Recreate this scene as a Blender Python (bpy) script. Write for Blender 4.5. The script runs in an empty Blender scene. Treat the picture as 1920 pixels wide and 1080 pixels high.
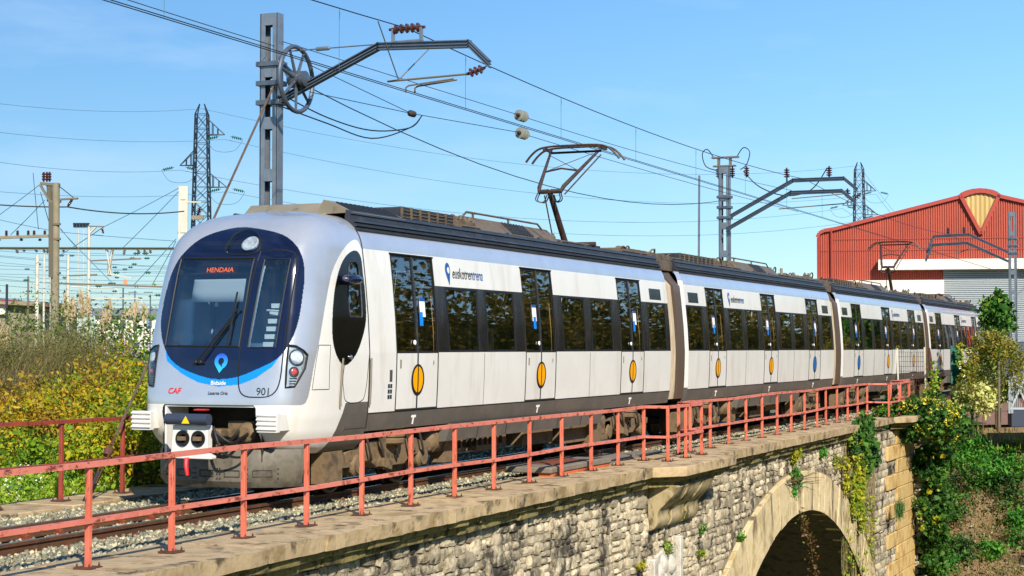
import bpy, math, random
import numpy as np
from mathutils import Vector, Matrix, noise as mnoise

scene = bpy.context.scene
COL = scene.collection
R = random.Random(11)
NR = np.random.default_rng(4)
rad = math.radians

# ------------------------------------------------------------------ camera
CAM = Vector((0, -12.175, 1.99))
FPX = 3226.0
AL = rad(23.16)
PT = math.atan(111.5 / FPX)
FW = Vector((math.cos(AL) * math.cos(PT), math.sin(AL) * math.cos(PT), math.sin(PT)))
RT = Vector((math.sin(AL), -math.cos(AL), 0))
UP = RT.cross(FW)
cd = bpy.data.cameras.new('camera')
cd.sensor_width = 36
cd.lens = 36 * FPX / 1920
cd.clip_start = .1
cd.clip_end = 3000
cam = bpy.data.objects.new('camera', cd)
COL.objects.link(cam)
m3 = Matrix((RT, UP, -FW)).transposed()
cam.matrix_world = Matrix.Translation(CAM) @ m3.to_4x4()
scene.camera = cam

# ------------------------------------------------------------------ sky and sun
SUN_EL = rad(34)
SH = Vector((-.76, -.65, 0)).normalized()
TOSUN = Vector((SH.x * math.cos(SUN_EL), SH.y * math.cos(SUN_EL), math.sin(SUN_EL)))
world = bpy.data.worlds.new('World')
scene.world = world
world.use_nodes = True
nt = world.node_tree
nt.nodes.clear()
wo = nt.nodes.new('ShaderNodeOutputWorld')
bg = nt.nodes.new('ShaderNodeBackground')
sky = nt.nodes.new('ShaderNodeTexSky')
sky.sky_type = 'NISHITA'
sky.sun_disc = False
sky.sun_elevation = SUN_EL
sky.sun_rotation = math.atan2(-SH.x, SH.y)
sky.air_density = 1.0
sky.dust_density = .1
sky.ozone_density = 1.4
sky.altitude = 50
tc = nt.nodes.new('ShaderNodeTexCoord')
mp = nt.nodes.new('ShaderNodeMapping')
mp.inputs['Scale'].default_value = (2.2, 2.2, 9)
mp.inputs['Location'].default_value = (.35, 1.3, .2)
nz = nt.nodes.new('ShaderNodeTexNoise')
nz.inputs['Scale'].default_value = 2.3
nz.inputs['Detail'].default_value = 7
nz.inputs['Roughness'].default_value = .58
cr = nt.nodes.new('ShaderNodeValToRGB')
cr.color_ramp.elements[0].position = .49
cr.color_ramp.elements[1].position = .78
mx = nt.nodes.new('ShaderNodeMixRGB')
mul = nt.nodes.new('ShaderNodeMath'); mul.operation = 'MULTIPLY'; mul.inputs[1].default_value = .40
bg.inputs['Strength'].default_value = .142
mx.inputs[2].default_value = (7.5, 7.2, 7.6, 1)
L = nt.links.new
L(tc.outputs['Generated'], mp.inputs[0]); L(mp.outputs[0], nz.inputs['Vector']); L(nz.outputs['Fac'], cr.inputs[0])
L(cr.outputs[0], mul.inputs[0]); L(mul.outputs[0], mx.inputs[0]); L(sky.outputs[0], mx.inputs[1])
hsv = nt.nodes.new('ShaderNodeHueSaturation'); hsv.inputs['Saturation'].default_value = 1.12; hsv.inputs['Value'].default_value = 1.0
tn_ = nt.nodes.new('ShaderNodeMixRGB'); tn_.blend_type = 'MULTIPLY'; tn_.inputs[0].default_value = 1; tn_.inputs[2].default_value = (.62, .805, 1.0, 1)
gm_ = nt.nodes.new('ShaderNodeGamma'); gm_.inputs[1].default_value = .87
L(mx.outputs[0], gm_.inputs[0]); L(gm_.outputs[0], tn_.inputs[1]); L(tn_.outputs[0], hsv.inputs['Color']); L(hsv.outputs[0], bg.inputs['Color']); L(bg.outputs[0], wo.inputs['Surface'])

sl = bpy.data.lights.new('sun', 'SUN')
sl.energy = 4.8
sl.angle = rad(.55)
sl.color = (1, .93, .82)
so = bpy.data.objects.new('sun', sl)
COL.objects.link(so)
so.rotation_euler = TOSUN.to_track_quat('Z', 'Y').to_euler()
so.location = (0, -40, 40)

vs = scene.view_settings
vs.view_transform = 'Standard'
vs.look = 'None'
vs.exposure = 0.52
vs.gamma = 1
vs.use_curve_mapping = False
cy = scene.cycles
cy.use_denoising = True
cy.max_bounces = 7
cy.diffuse_bounces = 3
cy.glossy_bounces = 3
cy.transmission_bounces = 4
cy.transparent_max_bounces = 10
cy.caustics_reflective = False
cy.caustics_refractive = False
cy.sample_clamp_indirect = 6


# ------------------------------------------------------------------ helpers
def hx(h):
    h = h.lstrip('#')
    c = [int(h[i:i + 2], 16) / 255 for i in (0, 2, 4)]
    return tuple(x / 12.92 if x <= .04045 else ((x + .055) / 1.055) ** 2.4 for x in c) + (1,)


def at(px, py, Y=None, X=None, Z=None, D=None):
    """world point seen at a photo pixel, at a known plane or depth (used to lay out measured positions)"""
    r = FW + RT * ((px - 960) / FPX) - UP * ((py - 540) / FPX)
    if Y is not None: t = (Y - CAM.y) / r.y
    elif X is not None: t = (X - CAM.x) / r.x
    elif Z is not None: t = (Z - CAM.z) / r.z
    else: t = D
    return CAM + r * t


def mat(name, c1, c2=None, c3=None, scale=4, detail=5, rough=.6, metal=0, bump=0, bscale=30, stretch=(1, 1, 1), rnd=0,
        spec=.5, coat=0, streak=None, ramp=(.35, .5, .65), trans=0, byisland=False, emit=0, wave=None):
    m = bpy.data.materials.new(name)
    m.use_nodes = True
    n = m.node_tree.nodes
    k = m.node_tree.links.new
    b = n['Principled BSDF']
    b.inputs['Roughness'].default_value = rough
    b.inputs['Metallic'].default_value = metal
    b.inputs['Specular IOR Level'].default_value = spec
    b.inputs['Coat Weight'].default_value = coat
    b.inputs['Coat Roughness'].default_value = .08
    c1 = hx(c1)
    geo = n.new('ShaderNodeNewGeometry')
    rv = None
    if rnd or byisland:
        oi = n.new('ShaderNodeObjectInfo')
        ad = n.new('ShaderNodeMath'); ad.operation = 'ADD'
        fr = n.new('ShaderNodeMath'); fr.operation = 'FRACT'
        k(oi.outputs['Random'], ad.inputs[0]); k(geo.outputs['Random Per Island'], ad.inputs[1]); k(ad.outputs[0], fr.inputs[0])
        rv = fr.outputs[0]
    mpn = n.new('ShaderNodeMapping')
    mpn.inputs['Scale'].default_value = stretch
    k(geo.outputs['Position'], mpn.inputs[0])
    out = None
    if c2:
        nn = n.new('ShaderNodeTexNoise')
        nn.inputs['Scale'].default_value = scale
        nn.inputs['Detail'].default_value = detail
        nn.inputs['Roughness'].default_value = .6
        k(mpn.outputs[0], nn.inputs['Vector'])
        rp = n.new('ShaderNodeValToRGB')
        e = rp.color_ramp.elements
        if c3:
            e[0].position, e[0].color = ramp[0], c1
            e[1].position, e[1].color = ramp[2], hx(c3)
            q = e.new(ramp[1]); q.color = hx(c2)
        else:
            e[0].position, e[0].color = ramp[0], c1
            e[1].position, e[1].color = ramp[2], hx(c2)
        fac = nn.outputs['Fac']
        if byisland:
            mm = n.new('ShaderNodeMath'); mm.operation = 'MULTIPLY_ADD'
            mm.inputs[1].default_value = .42
            sb = n.new('ShaderNodeMath'); sb.operation = 'ADD'; sb.inputs[1].default_value = -.21
            k(rv, mm.inputs[0]); k(fac, mm.inputs[2]); k(mm.outputs[0], sb.inputs[0])
            fac = sb.outputs[0]
        k(fac, rp.inputs[0])
        out = rp.outputs[0]
    if streak:
        sc, amt, st = streak[:3]
        thr = streak[3] if len(streak) > 3 else .52
        mp2 = n.new('ShaderNodeMapping'); mp2.inputs['Scale'].default_value = st
        k(geo.outputs['Position'], mp2.inputs[0])
        n2 = n.new('ShaderNodeTexNoise'); n2.inputs['Scale'].default_value = 1; n2.inputs['Detail'].default_value = 6
        n2.inputs['Roughness'].default_value = .65
        k(mp2.outputs[0], n2.inputs['Vector'])
        r2 = n.new('ShaderNodeValToRGB')
        r2.color_ramp.elements[0].position = thr
        r2.color_ramp.elements[1].position = thr + .11
        r2.color_ramp.elements[1].color = (amt, amt, amt, 1)
        k(n2.outputs['Fac'], r2.inputs[0])
        mxx = n.new('ShaderNodeMixRGB')
        k(r2.outputs[0], mxx.inputs[0])
        if out: k(out, mxx.inputs[1])
        else: mxx.inputs[1].default_value = c1
        mxx.inputs[2].default_value = hx(sc)
        out = mxx.outputs[0]
    if rnd:
        ml = n.new('ShaderNodeMath'); ml.operation = 'MULTIPLY_ADD'
        ml.inputs[1].default_value = 2 * rnd; ml.inputs[2].default_value = 1 - rnd
        k(rv, ml.inputs[0])
        hs = n.new('ShaderNodeHueSaturation')
        k(ml.outputs[0], hs.inputs['Value'])
        if out: k(out, hs.inputs['Color'])
        else: hs.inputs['Color'].default_value = c1
        out = hs.outputs[0]
    if out: k(out, b.inputs['Base Color'])
    else: b.inputs['Base Color'].default_value = c1
    if bump:
        n3 = n.new('ShaderNodeTexNoise')
        n3.inputs['Scale'].default_value = bscale
        n3.inputs['Detail'].default_value = 6
        k(mpn.outputs[0], n3.inputs['Vector'])
        bp = n.new('ShaderNodeBump')
        bp.inputs['Strength'].default_value = bump
        bp.inputs['Distance'].default_value = .02
        k(n3.outputs['Fac'], bp.inputs['Height'])
        k(bp.outputs[0], b.inputs['Normal'])
    if emit:
        b.inputs['Emission Color'].default_value = c1
        b.inputs['Emission Strength'].default_value = emit
    if trans:
        o = n['Material Output']
        tr = n.new('ShaderNodeBsdfTranslucent')
        ms = n.new('ShaderNodeMixShader'); ms.inputs[0].default_value = trans
        if out: k(out, tr.inputs['Color'])
        else: tr.inputs['Color'].default_value = c1
        k(b.outputs[0], ms.inputs[1]); k(tr.outputs[0], ms.inputs[2]); k(ms.outputs[0], o.inputs['Surface'])
    return m


def glass(name, tint, base=.08, gain=1.2, ior=1.5, rough=.0):
    m = bpy.data.materials.new(name)
    m.use_nodes = True
    n = m.node_tree.nodes
    k = m.node_tree.links.new
    n.remove(n['Principled BSDF'])
    t = n.new('ShaderNodeBsdfTransparent'); t.inputs[0].default_value = hx(tint)
    g = n.new('ShaderNodeBsdfGlossy'); g.inputs['Roughness'].default_value = rough
    g.inputs[0].default_value = (.95, .95, .95, 1)
    f = n.new('ShaderNodeFresnel'); f.inputs[0].default_value = ior
    a = n.new('ShaderNodeMath'); a.operation = 'MULTIPLY_ADD'; a.use_clamp = True
    a.inputs[1].default_value = gain; a.inputs[2].default_value = base
    s = n.new('ShaderNodeMixShader')
    k(f.outputs[0], a.inputs[0]); k(a.outputs[0], s.inputs[0]); k(t.outputs[0], s.inputs[1]); k(g.outputs[0], s.inputs[2])
    k(s.outputs[0], n['Material Output'].inputs['Surface'])
    return m


class MB:
    def __init__(s):
        s.v = []; s.f = []; s.m = []

    def add(s, vs, fs, mi=0):
        b = len(s.v)
        s.v += [tuple(v) for v in vs]
        s.f += [tuple(b + i for i in f) for f in fs]
        s.m += [mi] * len(fs)
        return s

    BF = [(0, 3, 2, 1), (4, 5, 6, 7), (0, 1, 5, 4), (1, 2, 6, 5), (2, 3, 7, 6), (3, 0, 4, 7)]

    def box(s, x0, x1, y0, y1, z0, z1, mi=0):
        return s.add([(x0, y0, z0), (x1, y0, z0), (x1, y1, z0), (x0, y1, z0), (x0, y0, z1), (x1, y0, z1), (x1, y1, z1), (x0, y1, z1)], MB.BF, mi)

    def bar(s, p, q, w, h, up=(0, 0, 1), mi=0):
        p = Vector(p); q = Vector(q); d = (q - p).normalized(); u = Vector(up)
        if abs(d.dot(u)) > .99: u = Vector((1, 0, 0))
        a = d.cross(u).normalized() * (w / 2)
        c = a.cross(d).normalized() * (h / 2)
        vs = [p - a - c, p + a - c, p + a + c, p - a + c, q - a - c, q + a - c, q + a + c, q - a + c]
        return s.add(vs, [(0, 1, 2, 3), (7, 6, 5, 4), (0, 4, 5, 1), (1, 5, 6, 2), (2, 6, 7, 3), (3, 7, 4, 0)], mi)

    def tube(s, pts, r, n=6, mi=0, caps=True):
        pts = [Vector(p) for p in pts]
        N = len(pts)
        rs = r if isinstance(r, (list, tuple)) else [r] * N
        vs = []
        d0 = (pts[1] - pts[0]).normalized()
        u = Vector((0, 0, 1)) if abs(d0.z) < .9 else Vector((1, 0, 0))
        a = d0.cross(u).normalized()
        for i, p in enumerate(pts):
            d = (pts[min(i + 1, N - 1)] - pts[max(i - 1, 0)]).normalized()
            a = (a - d * a.dot(d)).normalized()
            c = d.cross(a)
            for j in range(n):
                t = 2 * math.pi * j / n
                vs.append(p + (a * math.cos(t) + c * math.sin(t)) * rs[i])
        fs = [(i * n + j, i * n + (j + 1) % n, (i + 1) * n + (j + 1) % n, (i + 1) * n + j) for i in range(N - 1) for j in range(n)]
        if caps: fs += [tuple(range(n - 1, -1, -1)), tuple((N - 1) * n + j for j in range(n))]
        return s.add(vs, fs, mi)

    def lathe(s, c, ax, prof, n=20, mi=0):
        c = Vector(c); ax = Vector(ax).normalized()
        u = Vector((0, 0, 1)) if abs(ax.z) < .9 else Vector((1, 0, 0))
        a = ax.cross(u).normalized(); b = ax.cross(a)
        vs = []
        for d, r in prof:
            for j in range(n):
                t = 2 * math.pi * j / n
                vs.append(c + ax * d + (a * math.cos(t) + b * math.sin(t)) * max(r, 1e-4))
        N = len(prof)
        fs = [(i * n + j, i * n + (j + 1) % n, (i + 1) * n + (j + 1) % n, (i + 1) * n + j) for i in range(N - 1) for j in range(n)]
        fs += [tuple(range(n - 1, -1, -1)), tuple((N - 1) * n + j for j in range(n))]
        return s.add(vs, fs, mi)

    def prism(s, poly, ax, a0, a1, mi=0):
        n = len(poly)
        o = {'x': lambda p, a: (a, p[0], p[1]), 'y': lambda p, a: (p[0], a, p[1]), 'z': lambda p, a: (p[0], p[1], a)}[ax]
        vs = [o(p, a0) for p in poly] + [o(p, a1) for p in poly]
        fs = [tuple(range(n - 1, -1, -1)), tuple(range(n, 2 * n))] + [(i, (i + 1) % n, n + (i + 1) % n, n + i) for i in range(n)]
        return s.add(vs, fs, mi)

    def sheet(s, rows, mi=0):
        n = len(rows[0])
        vs = [p for r in rows for p in r]
        fs = [(i * n + j, i * n + j + 1, (i + 1) * n + j + 1, (i + 1) * n + j) for i in range(len(rows) - 1) for j in range(n - 1)]
        return s.add(vs, fs, mi)

    def obj(s, name, mats, parent=None, smooth=True, bevel=0, fixn=True):
        me = bpy.data.meshes.new(name)
        me.from_pydata(s.v, [], s.f)
        if fixn:
            import bmesh
            bm = bmesh.new(); bm.from_mesh(me)
            bmesh.ops.recalc_face_normals(bm, faces=bm.faces)
            bm.to_mesh(me); bm.free()
        for m in (mats if isinstance(mats, (list, tuple)) else [mats]): me.materials.append(m)
        if any(s.m): me.polygons.foreach_set('material_index', s.m)
        return place(name, me, parent, smooth, bevel)


def place(name, me, parent=None, smooth=False, bevel=0):
    if smooth:
        me.polygons.foreach_set('use_smooth', [True] * len(me.polygons))
        me.set_sharp_from_angle(angle=rad(38))
    o = bpy.data.objects.new(name, me)
    COL.objects.link(o)
    if bevel:
        b = o.modifiers.new('bevel', 'BEVEL'); b.width = bevel; b.segments = 2; b.limit_method = 'ANGLE'
    if parent: adopt(o, parent)
    return o


def wloc(p):
    v = Vector(p.location)
    return v


def adopt(o, p):
    o.parent = p
    o.matrix_parent_inverse = Matrix.Translation(-Vector(p.location)) if p.type == 'EMPTY' else Matrix.Identity(4)


def tag(o, label=None, cat=None, group=None, kind=None):
    if label: o['label'] = label
    if cat: o['category'] = cat
    if group: o['group'] = group
    if kind: o['kind'] = kind
    return o


def thing(name, label, cat, loc=(0, 0, 0), group=None, kind=None):
    o = bpy.data.objects.new(name, None)
    COL.objects.link(o)
    o.location = loc
    o.empty_display_size = .2
    return tag(o, label, cat, group, kind)


def copy_tree(o, parent=None):
    c = o.copy()
    COL.objects.link(c)
    if parent:
        c.parent = parent
        c.matrix_parent_inverse = o.matrix_parent_inverse.copy()
    for ch in o.children: copy_tree(ch, c)
    return c


def npmesh(name, V, Fc, mats, parent=None, smooth=False, mi=None):
    """fast mesh from arrays: V (n,3), Fc (m,k)"""
    me = bpy.data.meshes.new(name)
    V = np.asarray(V, np.float32); Fc = np.asarray(Fc, np.int32)
    k = Fc.shape[1]
    me.vertices.add(len(V)); me.vertices.foreach_set('co', V.ravel())
    me.loops.add(Fc.size); me.loops.foreach_set('vertex_index', Fc.ravel())
    me.polygons.add(len(Fc)); me.polygons.foreach_set('loop_start', np.arange(0, Fc.size, k, dtype=np.int32))
    for m in (mats if isinstance(mats, (list, tuple)) else [mats]): me.materials.append(m)
    if mi is not None: me.polygons.foreach_set('material_index', np.asarray(mi, np.int32))
    if smooth: me.polygons.foreach_set('use_smooth', np.ones(len(Fc), bool))
    me.update(calc_edges=True)
    me.validate()
    o = bpy.data.objects.new(name, me)
    COL.objects.link(o)
    if parent: adopt(o, parent)
    return o


def inpoly(x, y, poly):
    x = np.asarray(x); y = np.asarray(y)
    c = np.zeros(x.shape, bool)
    n = len(poly)
    for i in range(n):
        x1, y1 = poly[i]; x2, y2 = poly[(i + 1) % n]
        if y1 == y2: continue
        t = ((y1 > y) != (y2 > y)) & (x < (x2 - x1) * (y - y1) / (y2 - y1) + x1)
        c ^= t
    return c


def spline(pts, n=8, closed=False):
    P = [np.array(p, float) for p in pts]
    N = len(P); out = []
    rng = range(N if closed else N - 1)
    for i in rng:
        if closed: a, b, c, d = P[(i - 1) % N], P[i], P[(i + 1) % N], P[(i + 2) % N]
        else: a, b, c, d = P[max(i - 1, 0)], P[i], P[i + 1], P[min(i + 2, N - 1)]
        for j in range(n):
            t = j / n
            out.append(.5 * ((2 * b) + (c - a) * t + (2 * a - 5 * b + 4 * c - d) * t * t + (3 * b - a - 3 * c + d) * t ** 3))
    if not closed: out.append(P[-1])
    return [tuple(p) for p in out]


def sagline(p, q, sag, n=14):
    p = Vector(p); q = Vector(q)
    return [p.lerp(q, i / n) - Vector((0, 0, 4 * sag * (i / n) * (1 - i / n))) for i in range(n + 1)]


def text(name, body, mt, parent, loc, rot, size, extrude=.002, shear=0, align='CENTER'):
    cu = bpy.data.curves.new(name, 'FONT')
    cu.body = body; cu.size = size; cu.extrude = extrude; cu.align_x = align; cu.align_y = 'CENTER'; cu.shear = shear
    cu.resolution_u = 3
    cu.materials.append(mt)
    tmp = bpy.data.objects.new(name, cu)
    COL.objects.link(tmp)
    me = bpy.data.meshes.new_from_object(tmp.evaluated_get(bpy.context.evaluated_depsgraph_get()))
    bpy.data.objects.remove(tmp)
    me.name = name
    o = bpy.data.objects.new(name, me)
    COL.objects.link(o)
    o.parent = parent
    W = Matrix.Translation(loc) @ rot
    if parent.type == 'EMPTY': W = Matrix.Translation(-Vector(parent.location)) @ W
    o.matrix_local = W
    return o


# ------------------------------------------------------------------ materials
M = {}
M['white'] = mat('white_paint', 'E0DED8', 'D9D6CE', scale=1.3, rough=.30, coat=.25, bump=.10, bscale=1.6, streak=('B4A894', .26, (2.4, 2.4, .5), .53))
M['silver'] = mat('silver_paint', 'B2B6BE', 'BBBFC6', scale=2, rough=.26, metal=.45, coat=.4, bump=.05, bscale=1.4)
M['navy'] = mat('navy_paint', '0A1029', '0D1432', scale=3, rough=.10, coat=.8)
M['arc'] = mat('light_blue_film', '0B84E6', rough=.2, coat=.4)
M['skirt'] = mat('grey_skirt', '53504A', '5D5952', scale=3, rough=.5, streak=('6E6058', .45, (1.2, 1.2, 2.5), .5))
M['blackgloss'] = mat('black_gloss', '0C0B0D', rough=.12, coat=.2)
M['band'] = mat('window_band', '19171A', '222024', scale=1.5, rough=.2, coat=.15, streak=('3E3A3C', .4, (5, 5, 1.2), .5))
M['rubber'] = mat('rubber', '101011', rough=.6)
M['seam'] = mat('panel_gap', '15140F', rough=.8)
M['gangway'] = mat('gangway_bellows', '8A7A64', 'B0A28C', scale=3, rough=.6, stretch=(6, 1, .4))
M['gangframe'] = mat('gangway_frame', '57483A', rough=.5)
M['fairing'] = mat('roof_fairing', '33353A', '3C3E43', scale=3, rough=.45, metal=.3, streak=('6A6055', .35, (3, 3, 5), .55))
M['roofgear'] = mat('roof_equipment', '5A4E3D', '6B5C47', '4A4136', scale=3, rough=.6, streak=('3E2E20', .6, (4, 4, 1.5), .55))
M['roofbox'] = mat('air_conditioner_casing', '7A7262', '867C6A', scale=2, rough=.55, streak=('5B4630', .8, (5, 5, 1), .58))
M['under'] = mat('underframe_dust', '66543C', '776246', '4E4230', scale=5, rough=.75, bump=.3)
M['underdark'] = mat('underframe_dark', '2E2820', '3A332A', scale=5, rough=.8)
M['plough'] = mat('plough_plate', '5A5448', '665E50', '4A4438', scale=4, rough=.6, streak=('3A342A', .6, (5, 5, 2), .54))
M['wheel'] = mat('wheel_steel', '453C33', '5A4F44', scale=6, rough=.5, metal=.5)
M['yellow'] = mat('yellow_film', 'F5A800', rough=.3, coat=.3)
M['blue'] = mat('blue_film', '0A6CC0', rough=.3, coat=.3)
M['chrome'] = mat('bright_metal', 'B8BBBE', rough=.25, metal=.9)
M['lamp'] = mat('lamp_reflector', 'C8D0D4', '98A6AE', scale=14, rough=.2, coat=.6)
M['redlens'] = mat('red_lens', 'B84440', rough=.15, coat=.6)
M['lens'] = glass('clear_lens', 'F2F6FA', base=.05, gain=1)
M['glass'] = glass('tinted_window_glass', 'E8DEC8', base=.10, gain=1.05, ior=1.5, rough=.012)
M['wsglass'] = glass('windscreen_glass', 'D4E4F0', base=.10, gain=1.0, ior=1.5)
M['cab'] = mat('cab_interior', 'C2D2DC', 'CCDAE2', scale=2, rough=.6)
M['blind'] = mat('sun_blind', 'E9ECE6', rough=.7)
M['desk'] = mat('cab_desk', '6C879A', rough=.6)
M['amber'] = mat('led_amber', 'FF6A14', rough=.5, emit=.9)
M['red'] = mat('red_paint', 'C8201E', rough=.4)
M['darkblue'] = mat('dark_slate_paint', '333B4C', rough=.45)
M['warn'] = mat('warning_yellow', 'E8C010', rough=.5)
M['rope'] = mat('weathered_rope', '4E4034', '5E4E40', scale=8, rough=.8)
M['seat'] = mat('seat_cover', 'BCA478', rough=.7)
M['pole'] = mat('grab_pole_yellow', 'D98A10', rough=.35)
M['ifloor'] = mat('car_floor', '5A564C', rough=.7)
M['txtblue'] = mat('logo_blue', '14509A', rough=.4)
M['txtdark'] = mat('logo_dark', '20313C', rough=.4)
M['txtwhite'] = mat('white_lettering', 'F0EEE8', rough=.5)
M['txtred'] = mat('red_lettering', 'DA1A20', rough=.4)
M['panto'] = mat('pantograph_metal', '3E3027', '53423A', scale=9, rough=.55, metal=.3)
M['rail'] = mat('rusty_rail', '4A2E1A', '5E3C22', scale=6, rough=.7, bump=.2)
M['railtop'] = mat('rail_head', '9A8C7E', '6E5C4C', scale=3, rough=.28, metal=.8, stretch=(.4, 3, 3))
M['clip'] = mat('rail_clip', '7A3A1E', rough=.7)
M['sleeper'] = mat('concrete_sleeper', '6C6458', '7C7466', scale=5, rough=.9)
M['redsteel'] = mat('red_railing_paint', 'D4725A', 'C8644A', scale=3, rough=.55, rnd=.08, streak=('5E2E18', .85, (16, 16, 5), .555))
M['redsteel2'] = mat('red_rail_paint_worn', 'D67E6C', 'CA705C', scale=3, rough=.55, streak=('5A2C17', .9, (7, 7, 12), .535))
M['redold'] = mat('old_red_paint', '9A4434', '8A3A2C', scale=3, rough=.6, streak=('4A2416', .85, (14, 14, 5), .54))
M['corbel'] = mat('weathered_corbel', 'A08E66', 'B09E78', '7E6C48', scale=3, rough=.9, bump=.5, bscale=10, streak=('2A2418', .85, (3, 3, 1.5), .51))
M['rust'] = mat('rusted_steel', '46291C', '5C3828', scale=12, rough=.8)
M['coping'] = mat('coping_concrete', 'A48C66', 'B8A07A', '8E7650', scale=2.2, rough=.9, bump=.5, bscale=14, rnd=.10, streak=('2A2418', .85, (3.0, 3.0, 2.6), .54))
M['cornice'] = mat('mossy_cornice', '6A6038', '8A7C4A', '3A3620', scale=5, rough=.95, bump=.5, bscale=12, rnd=.2)
M['stone'] = mat('rubble_stone', 'A89A7E', 'BEB094', '807258', scale=4, rough=.9, bump=.8, bscale=14, rnd=.36, streak=('1E1A16', .92, (2.6, 2.6, 1.5), .515))
M['mortar'] = mat('mortar', '7A6E5A', '8C8068', '50483A', scale=3, rough=.95, bump=.4)
M['ashlar'] = mat('yellow_ashlar', 'BE9C5C', 'CBAE74', 'AB874A', scale=1.8, rough=.85, bump=.25, bscale=18, rnd=.10, streak=('7A6038', .5, (2, 2, 1), .56))
M['vouss'] = mat('arch_ashlar', 'C4AE82', 'D2BE94', 'AE9668', scale=2, rough=.88, bump=.35, bscale=14, rnd=.08, streak=('3A2F20', .85, (2.0, 2.0, .45), .535))
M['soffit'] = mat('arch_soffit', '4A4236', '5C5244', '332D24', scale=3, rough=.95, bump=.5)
M['limewash'] = mat('white_stone', 'C9C3B6', 'A79F90', scale=5, rough=.9, bump=.6)
M['ballast'] = mat('ballast_stone', '948A6C', '6E7263', 'A89E80', scale=7, rough=.9, rnd=.40, byisland=True)
M['soil'] = mat('soil', '6E5A40', '80694A', '54452F', scale=1.2, rough=.95, bump=.6, bscale=8)
M['mulch'] = mat('bark_mulch', '7A5A48', '8E6C58', '5E4436', scale=9, rough=.95, bump=.8, bscale=20)
M['ground'] = mat('dry_ground', '5A5B36', '6C6A42', '4A4C2C', scale=.3, rough=.95)
M['galv'] = mat('galvanised_steel', '7C838A', '8C939A', scale=4, rough=.42, metal=.6, streak=('6A4C34', .6, (9, 9, 1), .6))
M['galvdark'] = mat('galvanised_arm', '5C646E', '6A727C', scale=4, rough=.4, metal=.6)
M['wire'] = mat('wire', '1A1A1C', rough=.5)
M['wirecopper'] = mat('thin_wire', '3A3430', rough=.5)
M['wireteal'] = mat('dropper_wire', '2F5A58', rough=.5)
M['hvwire'] = mat('overhead_line', '5B7F97', rough=.5)
M['porcelain'] = mat('brown_insulator', '43221C', rough=.12, coat=.6)
M['insglass'] = mat('glass_insulator', '74766C', '8A8C80', scale=30, rough=.08, coat=.8)
M['green_ins'] = mat('green_insulator', '0E5A4A', rough=.3)
M['lattice'] = mat('lattice_steel', '2E3640', rough=.5, metal=.4)
M['concpole'] = mat('concrete_pole', '7C745E', '8C846E', scale=3, rough=.85)
M['palepole'] = mat('pale_pole', 'C9C4B4', 'BDB7A6', scale=3, rough=.7)
M['brownpole'] = mat('brown_beam', '6A6252', rough=.7)
M['cladding'] = mat('red_cladding', 'B04E38', 'A44632', scale=.5, rough=.5)
M['cladtrim'] = mat('red_trim', 'A23C2E', rough=.5)
M['whiteclad'] = mat('white_cladding', 'DCD6C6', 'E2DCCE', scale=.8, rough=.6)
M['yellowpanel'] = mat('yellow_skylight', 'B89A5C', 'C4A86C', scale=1, rough=.5, stretch=(1, 1, .15))
M['shutter'] = mat('roller_shutter', 'A2ABAE', rough=.5)
M['greenfence'] = mat('green_fence_panel', '0F5A48', '156A54', scale=3, rough=.6)
M['bark'] = mat('bark', '5A4630', '6E573C', scale=8, rough=.9)

# ================================================================== GROUND, TRACK, BRIDGE
def YR(x): return -2.2 + (x - 13.3) * .0095          # line of the near railing


ZC = -.07                                            # top of the coping


def sheetobj(name, rows, mt, smooth=True):
    m = MB(); m.sheet(rows)
    o = m.obj(name, mt, None, smooth, fixn=False)
    return tag(o, kind='structure')


g = MB(); g.sheet([[(-900, -900, -7.5), (1500, -900, -7.5)], [(-900, 1500, -7.5), (1500, 1500, -7.5)]])
tag(g.obj('ground', M['ground'], None, False), kind='structure')


def _ws():  # unseen wooded backdrop, added to darken sky gaps in the window reflections
    rows = []
    for y, z in ((-31, -7.6), (-36, -2), (-42, 4), (-50, 9), (-62, 12), (-90, 13)):
        rows.append([(x, y + 2 * mnoise.noise(Vector((x * .1, y * .1, 0))), z + 2.2 * mnoise.noise(Vector((x * .12, y * .1, 5)))) for x in np.linspace(10, 420, 120)])
    sheetobj('added_wooded_backdrop', rows, mat('added_wooded_backdrop', '2C3516', '4A4A22', '1E2610', scale=.5, rough=.95, bump=1, bscale=2))


def nz2(x, y, s, a): return a * mnoise.noise(Vector((x * s, y * s, 3.1)))


_ws()
# left embankment, level with the track and rising behind
rows = []
for y in [2.7, 3.4, 4.2, 5.2, 6.5, 8, 10, 13, 18, 30, 60, 120, 300, 900]:
    base = -.35 if y < 3 else (-.7 if y < 5 else min(.35, -.7 + (y - 5) * .12))
    if y > 30: base = -.4
    rows.append([(x, y, base + nz2(x, y, .35, .18 if y < 30 else 0)) for x in list(np.linspace(8, 60, 40)) + [90, 150, 300, 900]])
sheetobj('embankment', rows, M['ground'])

# right plateau and bank beyond the bridge
rows = []
for D in (63, 66, 72, 80, 95, 130, 300, 900):
    rows.append([(lambda p: (p.x, p.y, -.85 + nz2(p.x, p.y, .5, .06)))(at(px, 700, D=D)) for px in np.linspace(1560, 2500, 30)])
pl = sheetobj('mulch_path', rows, M['mulch'])
rows = []
for py, D in ((798, 63.2), (815, 62.6), (840, 62.0), (880, 61.0), (930, 60.0), (990, 58.6), (1050, 57.4), (1120, 56.0), (1220, 53)):
    r = []
    for px in np.linspace(1560, 2500, 60):
        p = at(px, py, D=D)
        k = .35 if py > 820 else .05
        r.append((p.x + nz2(p.y, p.z, .9, k) * 2, p.y, p.z + nz2(p.y, p.z, 1.3, k * .4)))
    rows.append(r)
sheetobj('bank', rows, M['soil'])

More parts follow.
